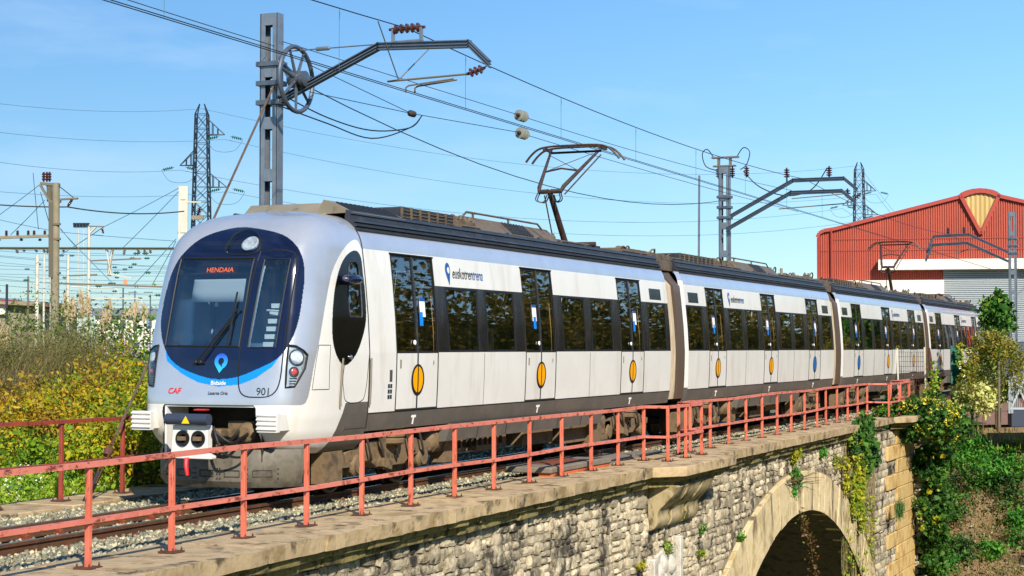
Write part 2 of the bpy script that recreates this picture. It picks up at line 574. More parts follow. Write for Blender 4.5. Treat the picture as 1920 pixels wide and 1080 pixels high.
# ---- track
track = tag(bpy.data.objects.new('railway_track', None), kind='structure'); COL.objects.link(track)
RG = .535
prof = [(-.065, -.15), (.065, -.15), (.065, -.138), (.012, -.12), (.010, -.05), (.034, -.036), (.036, -.004), (.030, 0), (-.030, 0), (-.036, -.004), (-.034, -.036), (-.010, -.05), (-.012, -.12), (-.065, -.138)]
for s in (-1, 1):
    m = MB()
    m.prism([(-.02 + s * RG + y, z) for y, z in prof], 'x', 4, 140)
    o = m.obj('rail', [M['rail'], M['railtop']], track, smooth=False)
    for p in o.data.polygons:
        if p.normal.z > .9 and p.center.z > -.01: p.material_index = 1
sm = MB(); sm.box(-.12, .12, -.98, .98, -.32, -.15)
s0 = None
cl = None
for i in range(82):
    x = 10.2 + i * .6
    if s0 is None: o = s0 = sm.obj('sleeper', M['sleeper'], track, bevel=.015)
    else: o = s0.copy(); COL.objects.link(o)
    o.location = (x, -.02, 0)
    for s, dy in ((-1, -.1), (-1, .1), (1, -.1)):
        if cl is None:
            q = MB(); q.box(-.06, .06, -.035, .035, -.15, -.125); q.tube([(-.045, -.02, -.12), (-.03, .02, -.105), (.03, .02, -.105), (.045, -.02, -.12)], .011, 5); q.lathe((0, -.01, -.13), (0, 0, 1), [(0, .02), (.04, .02)], 6)
            c = cl = q.obj('rail_clip', M['clip'], track)
        else: c = cl.copy(); COL.objects.link(c)
        c.location = (x, -.02 + s * RG + dy, 0)
bed = MB()
for i in range(2):
    pass
xsb = list(np.linspace(4, 60, 57)) + [80, 140]
bed.sheet([[(x, y(x) if callable(y) else y, z) for x in xsb] for y, z in ((lambda x: YR(x) + .45, -.20), (-1.2, -.17), (-.75, -.15), (-.4, -.185), (.4, -.185), (.75, -.15), (1.4, -.17), (2.2, -.20))])
tag(bed.obj('ballast_bed', M['ballast'], None), kind='structure')


def pebbles(n, xr, yfun, zfun, size, dens=None):
    x = NR.uniform(*xr, n)
    t = NR.uniform(0, 1, n)
    y = yfun(x, t); z = zfun(x, t)
    C = np.array([(-1, -1, -1), (1, -1, -1), (1, 1, -1), (-1, 1, -1), (-1, -1, 1), (1, -1, 1), (1, 1, 1), (-1, 1, 1)], float)
    V = np.repeat(C[None], n, 0) * NR.uniform(.45, 1.1, (n, 8, 3))
    V *= (NR.uniform(.55, 1.25, (n, 1, 1)) * size) * NR.uniform(.6, 1.2, (n, 1, 3))
    q = NR.normal(size=(n, 4)); q /= np.linalg.norm(q, axis=1, keepdims=True)
    w, a, b, c = q.T
    Rm = np.stack([1 - 2 * (b * b + c * c), 2 * (a * b - c * w), 2 * (a * c + b * w), 2 * (a * b + c * w), 1 - 2 * (a * a + c * c), 2 * (b * c - a * w), 2 * (a * c - b * w), 2 * (b * c + a * w), 1 - 2 * (a * a + b * b)], -1).reshape(n, 3, 3)
    V = np.einsum('nij,nkj->nki', Rm, V) + np.stack([x, y, z], -1)[:, None]
    F = np.array(MB.BF)[None] + (np.arange(n) * 8)[:, None, None]
    return V.reshape(-1, 3), F.reshape(-1, 4)


Vs = []; Fs = []; nb = 0
for n, xr, yf, zf, sz in (
        (9000, (11.5, 26), lambda x, t: -.60 - t * (-YR(x) - .5 - .60), lambda x, t: -.145 - .03 * t + NR.uniform(-.01, .035, len(t)), .030),
        (8500, (24, 58), lambda x, t: -.60 - t * (-YR(x) - .5 - .60), lambda x, t: -.145 - .03 * t + NR.uniform(-.01, .035, len(t)), .034),
        (9000, (12, 25), lambda x, t: .62 + t * 1.45, lambda x, t: -.14 - .04 * t + NR.uniform(-.01, .05, len(t)), .032),
        (3400, (11, 30), lambda x, t: -.46 + t * .88, lambda x, t: -.175 + NR.uniform(-.01, .02, len(t)), .028),
        (2600, (24, 60), lambda x, t: .62 + t * 1.45, lambda x, t: -.14 - .04 * t + NR.uniform(-.01, .05, len(t)), .036)):
    v, f = pebbles(n, xr, yf, zf, sz)
    Vs.append(v); Fs.append(f + nb); nb += len(v)
tag(npmesh('ballast', np.concatenate(Vs), np.concatenate(Fs), M['ballast']), 'grey green crushed stone ballast between the rails and the coping', 'ballast', kind='stuff')

# ---- stone bridge
bridge = thing('stone_bridge', 'old rubble stone railway bridge with dressed arch and concrete coping', 'bridge', (30, -2.6, -7))
# coping slabs
BAY = [(28.75, 31.95)]
x = 11.0
while x < 50.5:
    ln = R.uniform(.85, 1.35)
    x1 = x + ln
    m = MB()
    ja, jb = R.uniform(-.012, .012), R.uniform(-.012, .012)
    zt = ZC + R.uniform(-.008, .008)
    inn = .62
    bay = x1 > 28.4 and x < 31.9
    out = .70
    N = 6
    top = []; bot = []
    for i in range(N + 1):
        xx = x + .005 + (ln - .01) * i / N
        e = R.uniform(-.014, .014)
        top.append((xx, YR(xx) - out + e + ja, zt + R.uniform(-.012, .004)))
        bot.append((xx, YR(xx) - out + .012 + R.uniform(-.012, .012), ZC - .175 + R.uniform(-.006, .006)))
    ti = [(p[0], YR(p[0]) - .2, zt + R.uniform(-.004, .004)) for p in top]
    ib = [(p[0], YR(p[0]) + inn, zt - .01) for p in top]
    lo = [(p[0], YR(p[0]) + inn, ZC - .175) for p in top]
    m.sheet([ib, ti, top, bot, lo])
    for e in (0, -1): m.add([ib[e], ti[e], top[e], bot[e], lo[e]], [(0, 1, 2, 3, 4)])
    m.obj('coping_slab', M['coping'], bridge, smooth=False)
    x = x1 + .004
# refuge bay slabs
for (a, b, c, d) in ((28.15, 28.75, 32.0, 32.0), (51.2, 52.0, 56.0, 56.0)):
    o_ = .44
    for p, q in ((0, .34), (.34, .68), (.68, 1)):
        xa0, xa1 = a + (d - a) * p, a + (d - a) * q
        xb0, xb1 = b + (c - b) * p, b + (c - b) * q
        m = MB()
        pts = [(xa0 + .004, YR(xa0) - .69), (xa1 - .004, YR(xa1) - .69), (xb1 - .004, YR(xb1) - .69 - o_), (xb0 + .004, YR(xb0) - .69 - o_)]
        if q == 1: pts[1] = (c, YR(c) - .69)
        m.prism(pts, 'z', ZC - .178, ZC - .004 + R.uniform(-.004, .004))
        m.obj('coping_slab', M['coping'], bridge, bevel=.012)
    m = MB()
    for k, (z0, z1) in enumerate(((ZC - .28, ZC - .178), (ZC - .37, ZC - .28))):
        f = o_ - .10 - .10 * k
        m.prism([(a + .2, YR(a) - .55), (c - .1, YR(c) - .55), (c - .1, YR(c) - .62 - f), (b + .05, YR(b) - .62 - f)], 'z', z0, z1 - .002)
    m.obj('bay_moulding', M['cornice'], bridge, bevel=.012)
# cornice courses under the coping
for z0, z1, out, w0 in ((-.345, -.25, .60, .5), (-.455, -.35, .52, .4)):
    x = 11
    while x < 50:
        ln = R.uniform(.6, 1.4) * w0 * 1.3
        m = MB(); e = R.uniform(-.025, .02)
        m.add([(x + .01, YR(x) - out - e, z0 + R.uniform(-.012, .012)), (x + ln - .01, YR(x) - out - e + R.uniform(-.01, .01), z0 + R.uniform(-.012, .012)), (x + ln - .01, YR(x) - .2, z0), (x + .01, YR(x) - .2, z0),
               (x + .01, YR(x) - out - e - .02, z1), (x + ln - .01, YR(x) - out - e - .02, z1), (x + ln - .01, YR(x) - .2, z1), (x + .01, YR(x) - .2, z1)], MB.BF)
        m.obj('cornice_stone', M['cornice'], bridge, smooth=False, bevel=.012)
        x += ln
WALL = .42


def WY(x): return YR(x) - WALL


IC, IR = (40.3, -12.66), 10.76
EC, ER = (40.1, -14.77), 13.83


def in_arch(x, z, r, c, m=0): return (x - c[0]) ** 2 + (z - c[1]) ** 2 < (r + m) ** 2


core = MB(); stp = .25
for i in range(int((56 - 11) / stp)):
    for j in range(int(6.6 / stp)):
        a, b = 11 + i * stp, -.45 - (j + 1) * stp
        if in_arch(a + stp / 2, b + stp / 2, IR, IC, .25): continue
        core.add([(a, WY(a) + .035, b), (a + stp, WY(a + stp) + .035, b), (a + stp, WY(a + stp) + .035, b + stp), (a, WY(a) + .035, b + stp)], [(0, 1, 2, 3)])
core.obj('wall_core', M['mortar'], bridge, smooth=False, fixn=False)
sf = MB(); rows = []
for i in range(41):
    t = rad(180) * i / 40
    rows.append([(IC[0] + IR * math.cos(t), y, IC[1] + IR * math.sin(t)) for y in (-2.42, -1, 1, 2.6)])
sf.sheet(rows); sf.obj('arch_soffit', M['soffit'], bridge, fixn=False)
# soffit stones: narrow courses along the barrel, seen from below the ring
for i in range(15, 40):
    t0, t1 = rad(42 + i * 2.4), rad(42 + (i + 1) * 2.4)
    for j in range(4):
        y0 = -2.2 + j * 1.2 + (.5 if i % 2 else 0); y1 = min(y0 + 1.16, 2.6)
        m = MB(); d = R.uniform(.004, .014)
        P = [(IC[0] + (IR + rr) * math.cos(t), y, IC[1] + (IR + rr) * math.sin(t)) for rr in (.02, -d) for (t, y) in ((t0 + .002, y0), (t1 - .002, y0), (t1 - .002, y1), (t0 + .002, y1))]
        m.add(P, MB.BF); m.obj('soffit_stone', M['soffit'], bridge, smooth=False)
# voussoirs
nv = 46
ths = [rad(180 - 22) - (rad(136)) * i / nv for i in range(nv + 1)]


def ext_pt(t):
    d = (math.cos(t), math.sin(t)); ox, oz = IC[0] - EC[0], IC[1] - EC[1]
    b = ox * d[0] + oz * d[1]; c = ox * ox + oz * oz - ER * ER
    k = -b + math.sqrt(b * b - c)
    return IC[0] + d[0] * k, IC[1] + d[1] * k


for i in range(nv):
    t0, t1 = ths[i] - .0008, ths[i + 1] + .0008
    q = [(IC[0] + IR * math.cos(t0), IC[1] + IR * math.sin(t0)), (IC[0] + IR * math.cos(t1), IC[1] + IR * math.sin(t1)), ext_pt(t1), ext_pt(t0)]
    if q[0][1] < -7.3 and q[1][1] < -7.3: continue
    m = MB(); o_ = R.uniform(.055, .085)
    y0 = [WY(p[0]) - o_ for p in q]
    m.add([(p[0], y, p[1]) for p, y in zip(q, y0)] + [(p[0], WY(p[0]) + .3, p[1]) for p in q], [(0, 1, 2, 3), (4, 7, 6, 5), (0, 4, 5, 1), (1, 5, 6, 2), (2, 6, 7, 3), (3, 7, 4, 0)])
    m.obj('voussoir', M['vouss'], bridge, smooth=False, bevel=.012)
# rubble stones
SV = []
for k in range(14):
    n = 3
    m = MB()
    fr = []
    for a in range(4):
        for b in range(4):
            u, v = -.5 + a / 3, -.5 + b / 3
            edge = a in (0, 3) or b in (0, 3)
            cor = a in (0, 3) and b in (0, 3)
            d = -.15 + R.uniform(-.1, .1) if not edge else R.uniform(-.05, .25) + (.2 if cor else 0)
            if edge: u += R.uniform(-.05, .05); v += R.uniform(-.06, .06)
            if cor: u *= .92; v *= .9
            fr.append((u, d, v))
    fs = [(a * 4 + b, (a + 1) * 4 + b, (a + 1) * 4 + b + 1, a * 4 + b + 1) for a in range(3) for b in range(3)]
    ring = [0, 4, 8, 12, 13, 14, 15, 11, 7, 3, 2, 1]
    bk = [(fr[i][0], 1.6, fr[i][2]) for i in ring]
    fs += [(ring[i], ring[(i + 1) % 12], 16 + (i + 1) % 12, 16 + i) for i in range(12)]
    m.add(fr + bk, fs)
    me = bpy.data.meshes.new('stone'); me.from_pydata(m.v, [], m.f); me.materials.append(M['stone']); me.update()
    SV.append((me, np.array(m.v), m.f))
cand = []
z = -.46
row = 0
while z > -6.4:
    h = R.uniform(.12, .22)
    x = 11 + R.uniform(0, .3)
    while x < 49.3:
        w = R.uniform(.12, .32) if R.random() < .8 else R.uniform(.3, .5)
        hh = h
        split = h > .17 and R.random() < .28
        cx = x + w / 2
        for (zz, h2) in (((z - h / 2, h),) if not split else ((z - h * .25, h * .5), (z - h * .75, h * .5))):
            ok = all(not in_arch(px, pz, ER, EC, -.02) for px in (x, x + w) for pz in (zz - h2 / 2, zz + h2 / 2))
            if ok:
                d = Vector((cx, WY(cx), zz)) - CAM; dep = d.dot(FW)
                px, py = 960 + FPX * d.dot(RT) / dep, 540 - FPX * d.dot(UP) / dep
                vis = -40 < px < 1960 and py < 1110
                zz += .035 * mnoise.noise(Vector((cx * .45, row * .31, 2.0)))
                cand.append((w * h2 / dep ** 2 if vis else 0, cx, zz, w, h2))
        x += w
    z -= h; row += 1
cand.sort(key=lambda c: -c[0])
rest_v = []; rest_f = []; nbv = 0
for i, (sc, cx, zz, w, h2) in enumerate(cand):
    if sc == 0 and (cx < 20 or cx > 50): continue
    me, vv, ff = SV[R.randrange(14)]
    big = R.random() < .13
    s = Vector(((w - .014) * (1.12 if big else R.uniform(.9, 1.02)), .045 + R.uniform(0, .035), (h2 - .014) * (R.uniform(1.3, 1.6) if big else R.uniform(.82, 1.04))))
    loc = Vector((cx, WY(cx) + (-.022 if big else R.uniform(-.014, .022)), zz))
    if i < 290 and sc > 0:
        o = bpy.data.objects.new('stone', me); COL.objects.link(o); adopt(o, bridge)
        o.location = loc; o.scale = s; o.rotation_euler = (0, R.uniform(-.08, .08), rad(.55))
    else:
        v2 = vv * np.array(s)[None] + np.array(loc)[None]
        rest_v.append(v2); rest_f += [tuple(nbv + a for a in f) for f in ff]; nbv += len(v2)
me = bpy.data.meshes.new('rubble_stones'); me.from_pydata(np.concatenate(rest_v).tolist(), [], rest_f); me.materials.append(M['stone'])
o = place('rubble_stones', me, bridge); o['kind'] = 'stuff'
# end pier with coursed stone and yellow quoins
pier = MB(); pier.box(49.15, 55.0, WY(52) - .10, 2.4, -7.5, -.46); pier.obj('end_pier', M['mortar'], bridge)
z = -.50; i = 0
while z > -6.5:
    h = .43
    xl = 50.75 if i % 2 else 52.2
    m = MB(); m.box(xl, 55.05, WY(53) - .18 - R.uniform(0, .02), WY(53) + .3, z - h + .012, z); m.obj('quoin', M['ashlar'], bridge, bevel=.02)
    for sp_ in ((0, .5), (.5, 1)):
        xx = 49.2
        while xx < xl - .15:
            w = min(R.uniform(.35, .9), xl - .02 - xx)
            me, vv, ff = SV[R.randrange(14)]
            o = bpy.data.objects.new('pier_stone', me); COL.objects.link(o); adopt(o, bridge)
            hh = h * .5
            o.location = (xx + w / 2, WY(51) - .12, z - h * (sp_[0] + .25)); o.scale = (w - .02, .06, hh - .016)
            xx += w
    z -= h; i += 1
# carved corbel under the refuge
cy0 = WY(30)
cprof = [(0, -.42), (-.50, -.42), (-.50, -.50), (-.44, -.62), (-.33, -.74), (-.22, -.84), (-.17, -.95), (-.18, -1.06), (-.13, -1.17), (-.05, -1.22), (0, -1.22)]
for k, xx in enumerate((28.75, 29.6, 30.45)):
    m = MB(); m.prism([(cy0 + y * (1 if k == 0 else .95), z) for y, z in spline(cprof, 3)], 'x', xx, xx + .70); m.obj('corbel', M['corbel'], bridge, bevel=.02)
    m = MB(); m.prism([(cy0 + y * .8, z * .98 - .01) for y, z in spline(cprof, 3)], 'x', xx + .7, xx + .85); m.obj('corbel_groove', M['cornice'], bridge)
# limewashed carved stone under the corbel
m = MB()
b0 = at(1250, 1040, Y=cy0 - .05)
for k in range(7):
    a = R.uniform(-.5, .5)
    m.lathe((b0.x + a, cy0 - .02, b0.z - .35 + R.uniform(-.4, .25)), (0, -1, .1), [(-.05, .2), (.05, R.uniform(.16, .22)), (.11, R.uniform(.08, .14)), (.14, .02)], 9)
m.box(b0.x - .95, b0.x - .72, cy0 - .14, cy0 + .1, b0.z - 2, b0.z + .02); m.box(b0.x + .55, b0.x + .72, cy0 - .14, cy0 + .1, b0.z - 2, b0.z + .28)
m.prism([(b0.x - .72, b0.z - 2), (b0.x + .55, b0.z - 2), (b0.x + .55, b0.z + .1), (b0.x, b0.z + .16), (b0.x - .72, b0.z)], 'y', cy0 - .06, cy0 + .1)
m.obj('carved_stone', M['limewash'], bridge, bevel=.02)
# far coping
x = 10.5
while x < 52:
    ln = R.uniform(.9, 1.3); m = MB(); m.box(x, x + ln - .008, 2.02, 3.05 + R.uniform(-.02, .02), ZC - .18, ZC - .01 + R.uniform(-.01, .01)); m.obj('coping_slab', M['coping'], bridge, bevel=.015); x += ln

# ---- inspection chamber
c0 = at(1120, 868, Z=-.07)
ch = thing('inspection_chamber', 'low concrete chamber with rusty lid and brick base beside the track', 'chamber', (27.0, -1.55, -.1))
m = MB(); m.prism([(25.5, -1.95), (28.3, -1.95), (28.3, -1.15), (25.5, -1.15)], 'z', -.02, .075); m.obj('concrete_slab', M['sleeper'], ch, bevel=.02)
m = MB(); m.box(26.2, 27.5, -1.8, -1.3, .077, .09); m.obj('rusty_lid', M['clip'], ch)
bk = mat('orange_brick', 'C8643A', 'B8552E', scale=5, rough=.9, rnd=.15)
for i in range(9):
    m = MB(); m.box(25.55 + i * .3, 25.83 + i * .3, -1.93, -1.7, -.13, -.025); m.obj('brick', bk, ch)
m = MB(); m.box(29.3, 30.6, -1.6, -1.1, -.16, .0); m.prism([(28.35, -1.75), (32.5, -1.5), (32.5, -1.05), (28.35, -1.05)], 'z', -.16, -.045); m.obj('concrete_apron', M['sleeper'], ch)

# ---- railings
def rail_run(root, pts, closed=False, H=1.0, back=False, base=True, mid=.46):
    m1, m2 = (M['redold'], M['redold']) if back else (M['redsteel'], M['redsteel2'])
    for p in pts[0]:
        m = MB(); x, y = p
        m.box(x - .025, x + .025, y - .002, y + .05, ZC, ZC + H - .035)
        po = m.obj('post', m1, root, bevel=.004)
        if base:
            b = MB(); b.box(x - .10, x + .10, y - .07, y + .12, ZC - .004, ZC + .012)
            for dx in (-.075, .075):
                for dy in (-.045, .095): b.lathe((x + dx, y + dy, ZC + .012), (0, 0, 1), [(0, .014), (.014, .014), (.014, .008), (.035, .008)], 6)
            b.obj('base_plate', M['rust'], po)
    for a, b in pts[1]:
        d = (Vector(b) - Vector(a)); L_ = d.length; d.normalize(); nn = Vector((d.y, -d.x))
        for z in (H, mid):
            m = MB()
            ja_ = lambda p: .007 * math.sin(p[0] * 3.7 + z * 5) + .005 * math.sin(p[0] * 7.9)
            A = Vector((a[0], a[1], ZC + z + ja_(a))); B = Vector((b[0], b[1], ZC + z + ja_(b))); o_ = Vector((nn.x, nn.y, 0)) * .016
            h = .052 if z == H else .045
            m.bar(A + o_ - Vector((0, 0, h / 2)), B + o_ - Vector((0, 0, h / 2)), .008, h)
            m.bar(A - o_ * 1 - Vector((0, 0, .004)), B - o_ * 1 - Vector((0, 0, .004)), .062, .008)
            m.obj('top_rail' if z == H else 'middle_rail', m2, root)


posts = [13.3 - 1.3745 * 2 + 1.3745 * i for i in range(15)]
posts = [p for p in posts if p < 29.0]
b0, b1 = 29.85, 32.0
near = thing('railing', 'weathered red steel railing along the near side of the bridge', 'railing', (13.3, YR(13.3), ZC))
P = [(p, YR(p)) for p in posts] + [(b0, YR(b0)), (b0, YR(b0) - .46), ((b0 + b1) / 2, YR(b0) - .46), (b1, YR(b1) - .46), (b1, YR(b1))]
seg = [((a, YR(a)), (b, YR(b))) for a, b in zip(posts[:-1], posts[1:])] + [((posts[-1], YR(posts[-1])), (b0, YR(b0))), ((b0, YR(b0)), (b0, YR(b0) - .46)), ((b0, YR(b0) - .46), (b1, YR(b1) - .46)), ((b1, YR(b1) - .46), (b1, YR(b1)))]
more = [32.78 + 1.42 * i for i in range(14)]
more = [p for p in more if p < 52.3]
P += [(p, YR(p) + (.08 if p > 45 else 0)) for p in more]
pp = [(b1, YR(b1))] + [(p, YR(p) + (.08 if p > 45 else 0)) for p in more]
seg += list(zip(pp[:-1], pp[1:]))
e0 = pp[-1]
out = [(e0[0] + .1, e0[1] - .62), (e0[0] + 1.9, e0[1] - .60), (e0[0] + 3.7, e0[1] - .58)]
P += out + [(e0[0] + 3.7, e0[1]), (e0[0] + 5.6, e0[1] + .05), (e0[0] + 7.4, e0[1] + .1)]
seg += [(e0, out[0]), (out[0], out[1]), (out[1], out[2]), (out[2], (e0[0] + 3.7, e0[1])), ((e0[0] + 3.7, e0[1]), (e0[0] + 7.4, e0[1] + .1))]
rail_run(near, (P, seg))
far = thing('railing', 'dark red steel railing on the far side of the track, left of the train nose', 'railing', (18.95, 2.5, ZC))
fp = [18.95 + 1.372 * i for i in range(-4, 6)]
rail_run(far, ([(p, 2.5) for p in fp], [((a, 2.5), (b, 2.5)) for a, b in zip(fp[:-1], fp[1:])]), H=1.09, mid=.52, back=True)

# ================================================================== TRAIN
M['screen'] = mat('draught_screen', 'B4925A', 'C4A26A', scale=3, rough=.5)
AX = -.02
WT = [(0.6, 0.98), (0.66, 1.06), (0.75, 1.13), (0.9, 1.19), (1.1, 1.225), (1.5, 1.245), (1.92, 1.255), (2.4, 1.23), (2.9, 1.185), (3.33, 1.135), (3.45, 1.11), (3.54, 1.07), (3.62, 1.01), (3.68, 0.95), (3.73, 0.87), (3.77, 0.79), (3.8, 0.69), (3.82, 0.55), (3.83, 0.35)]
XFT = [(0.6, 19.08), (0.66, 18.93), (0.75, 18.81), (0.9, 18.7), (1.1, 18.64), (1.3, 18.63), (1.77, 18.7), (2.2, 18.8), (2.7, 18.92), (3.0, 19.0), (3.2, 19.08), (3.38, 19.2), (3.5, 19.32), (3.6, 19.45), (3.68, 19.59), (3.75, 19.76), (3.8, 19.96), (3.83, 20.16)]
WZ, WV = np.array(WT).T
XZ, XV = np.array(XFT).T
XJ = 20.6
NE = 6.0
# smooth the tables a little so that highlights run cleanly
_z = np.linspace(.6, 3.83, 900)


def _sm(t, k):
    a = np.interp(_z, *t)
    p = np.pad(a, k, mode='edge')
    # reflect slopes at the ends
    p[:k] = 2 * a[0] - a[1:k + 1][::-1]; p[-k:] = 2 * a[-1] - a[-k - 1:-1][::-1]
    return np.convolve(p, np.ones(2 * k + 1) / (2 * k + 1), 'valid')


_w = _sm((WZ, WV), 12)
_x = _sm((XZ, XV), 22)


def bw(z): return np.interp(z, _z, _w)


def xf(z): return np.interp(z, _z, _x)


def sidept(x, z, s, off=0): return (x, AX + s * (float(bw(z)) + off), z)


def zsteps(z0, z1, st=.12):
    n = max(1, int(math.ceil((z1 - z0) / st)))
    return [z0 + (z1 - z0) * i / n for i in range(n + 1)]


def panel(mb, x0, x1, z0, z1, s, off=0, mi=0):
    if s > 0: x0, x1 = x1, x0
    rows = [[sidept(x0, z, s, off), sidept(x1, z, s, off)] for z in zsteps(z0, z1)]
    return mb.sheet(rows, mi)


def slab(mb, x0, x1, z0, z1, s, off, th, mi=0):
    """curved panel with a rim so that it has thickness"""
    zs = zsteps(z0, z1)
    a = [[sidept(x0, z, s, off), sidept(x1, z, s, off)] for z in zs]
    b = [[sidept(x0, z, s, off - th), sidept(x1, z, s, off - th)] for z in zs]
    mb.sheet(a, mi)
    mb.sheet([[r[0] for r in a], [r[0] for r in b]], mi)
    mb.sheet([[r[1] for r in a], [r[1] for r in b]], mi)
    mb.sheet([a[0], b[0]], mi); mb.sheet([a[-1], b[-1]], mi)


def disc(mb, x, z, rx, rz, s, off, mi=0, x0=-9, x1=9, n=28):
    pts = []
    for i in range(n):
        t = 2 * math.pi * i / n
        dx = min(max(rx * math.cos(t), x0), x1)
        pts.append(sidept(x + dx, z + rz * math.sin(t), s, off))
    back = [(p[0], p[1] - s * .003, p[2]) for p in pts]
    mb.add(pts + back, [tuple(range(n))] + [(i, (i + 1) % n, n + (i + 1) % n, n + i) for i in range(n)], mi)


PITCH = 15.14
DSP = 4.667
Z0, ZS, ZB, ZT = 1.10, 1.92, 2.895, 3.33
DH = .665


def side_rot(s):
    # text lying on the car side, read from outside
    return Matrix(((1, 0, 0, 0), (0, 0, -1, 0), (0, 1, 0, 0), (0, 0, 0, 1))) if s < 0 else Matrix(((-1, 0, 0, 0), (0, 0, 1, 0), (0, 1, 0, 0), (0, 0, 0, 1)))


def make_door(car, d, s, colr, sticker=True):
    mb = MB()
    slab(mb, d - DH + .015, d - .015, 1.13, ZS - .012, s, .002, .04)
    slab(mb, d + .015, d + DH - .015, 1.13, ZS - .012, s, .002, .04)
    o = mb.obj('door', M['white'], car)
    for a, b in ((d - DH + .015, d - .022), (d + .022, d + DH - .015)):
        p = MB(); panel(p, a, b, ZS, 3.285, s, -.012); p.obj('glass_pane', M['glass'], o, fixn=False)
        f = MB()
        for q in ((a, a + .022), (b - .022, b)): slab(f, q[0], q[1], ZS, 3.285, s, -.006, .02)
        slab(f, a, b, 3.262, 3.287, s, -.005, .02); slab(f, a, b, ZS - .004, ZS + .02, s, -.005, .02)
        f.obj('pane_frame', M['rubber'], o)
    m = MB(); slab(m, d - .02, d + .02, 1.13, 3.285, s, .006, .03); m.obj('door_seal', M['fairing'], o)
    e = MB(); disc(e, d, 1.53, .205, .225, s, .010); e.obj('emblem_ring', M['rubber'], o)
    e = MB()
    disc(e, d, 1.535, .155, .185, s, .014, x1=-.022); disc(e, d, 1.535, .155, .185, s, .014, x0=.022)
    em = e.obj('emblem', M[colr], o)
    em['tint'] = colr
    b = MB(); b.lathe(sidept(d - .10, 2.06, s, .0), (0, s, 0), [(0, .035), (.015, .035), (.02, .02)], 12); b.obj('door_button', M['txtwhite'], o)
    # seams round the door opening
    g = MB()
    zz = zsteps(1.10, 3.30, .1)
    for xx in (d - DH, d + DH): g.tube([sidept(xx, z, s, .002) for z in zz], .009, 5)
    g.tube([sidept(d - DH, 1.115, s, .002), sidept(d + DH, 1.115, s, .002)], .014, 5)
    g.tube([sidept(d - DH - .03, 3.305, s, .01), sidept(d + DH + .02, 3.305, s, .01)], .012, 5)
    g.obj('door_seam', M['seam'], o)
    h = MB(); slab(h, d - .56, d - .52, 1.70, 1.82, s, .008, .01); slab(h, d + .50, d + .525, 1.74, 1.80, s, .008, .01)
    h.obj('recessed_handle', M['roofbox'], o)
    if sticker:
        k = MB()
        side = 1 if sticker == 1 else -1
        sx = d + side * .22
        slab(k, sx - .085, sx + .085, 2.43, 2.70, s, .0, .004, 0)
        slab(k, sx - .085, sx + .085, 2.655, 2.70, s, .002, .004, 1)
        slab(k, sx - .085 - side * .03, sx + .02 - side * .03, 2.30, 2.50, s, .003, .004, 2)
        k.obj('door_sticker', [M['txtwhite'], M['txtblue'], M['arc']], o)
    return o


def make_window(car, a, b, s, z0=ZS + .025, z1=2.862):
    f = MB()
    for q in ((a - .02, a + .012), (b - .012, b + .02)): slab(f, q[0], q[1], z0 - .02, z1 + .02, s, .004, .03)
    slab(f, a, b, z1 - .01, z1 + .02, s, .004, .03); slab(f, a, b, z0 - .02, z0 + .01, s, .004, .03)
    o = f.obj('window', M['rubber'], car)
    p = MB(); panel(p, a, b, z0, z1, s, -.008); p.obj('glass_pane', M['glass'], o, fixn=False)
    return o


def tee(car, x, s):
    k = MB(); slab(k, x - .07, x + .07, .995, 1.03, s, .004, .004); slab(k, x - .02, x + .02, .90, .995, s, .004, .004)
    k.obj('jacking_mark', M['txtwhite'], car)


def logo_pin(name, car, cx, cz, h, s, mt):
    """the operator's mark: a drop with a round eye and its tip at the lower right"""
    r = h * .30; c = cz + h * .18
    poly = []
    for i in range(25):
        t = rad(-28) + rad(240) * i / 24
        poly.append((cx + r * .82 * math.cos(t), c + r * math.sin(t)))
    poly += [(cx - r * .30, cz - h * .22), (cx + r * .25, cz - h * .5), (cx + r * .50, cz - h * .2)]
    k = MB()
    P = [sidept(cx - s * (p[0] - cx), p[1], s, .006) for p in poly]
    ctr = sidept(cx, c, s, .006)
    k.add([ctr] + P, [(0, i + 1, (i + 1) % len(P) + 1) for i in range(len(P))])
    o = k.obj(name, mt, car, fixn=False)
    e = MB(); disc(e, cx + .01, c - .01, r * .36, r * .46, s, .012); e.obj('logo_eye', M['white'], o)
    return o


def lettering(car, x, z, s, h=.15):
    a = text('lettering', 'euskotren', M['txtdark'], car, sidept(x + .15, z, s, .008), side_rot(s), h * 1.5, .001, align='LEFT')
    wd = max(v.co.x for v in a.data.vertices) * .80
    b = text('lettering', 'trena', M['txtblue'], car, sidept(x + .15 + wd + .01, z, s, .008), side_rot(s), h * 1.5, .001, align='LEFT')
    for o in (a, b): o.scale = (.80, 1.1, 1)
    logo_pin('logo_mark', car, x, z - .01, .35, s, M['txtblue'])


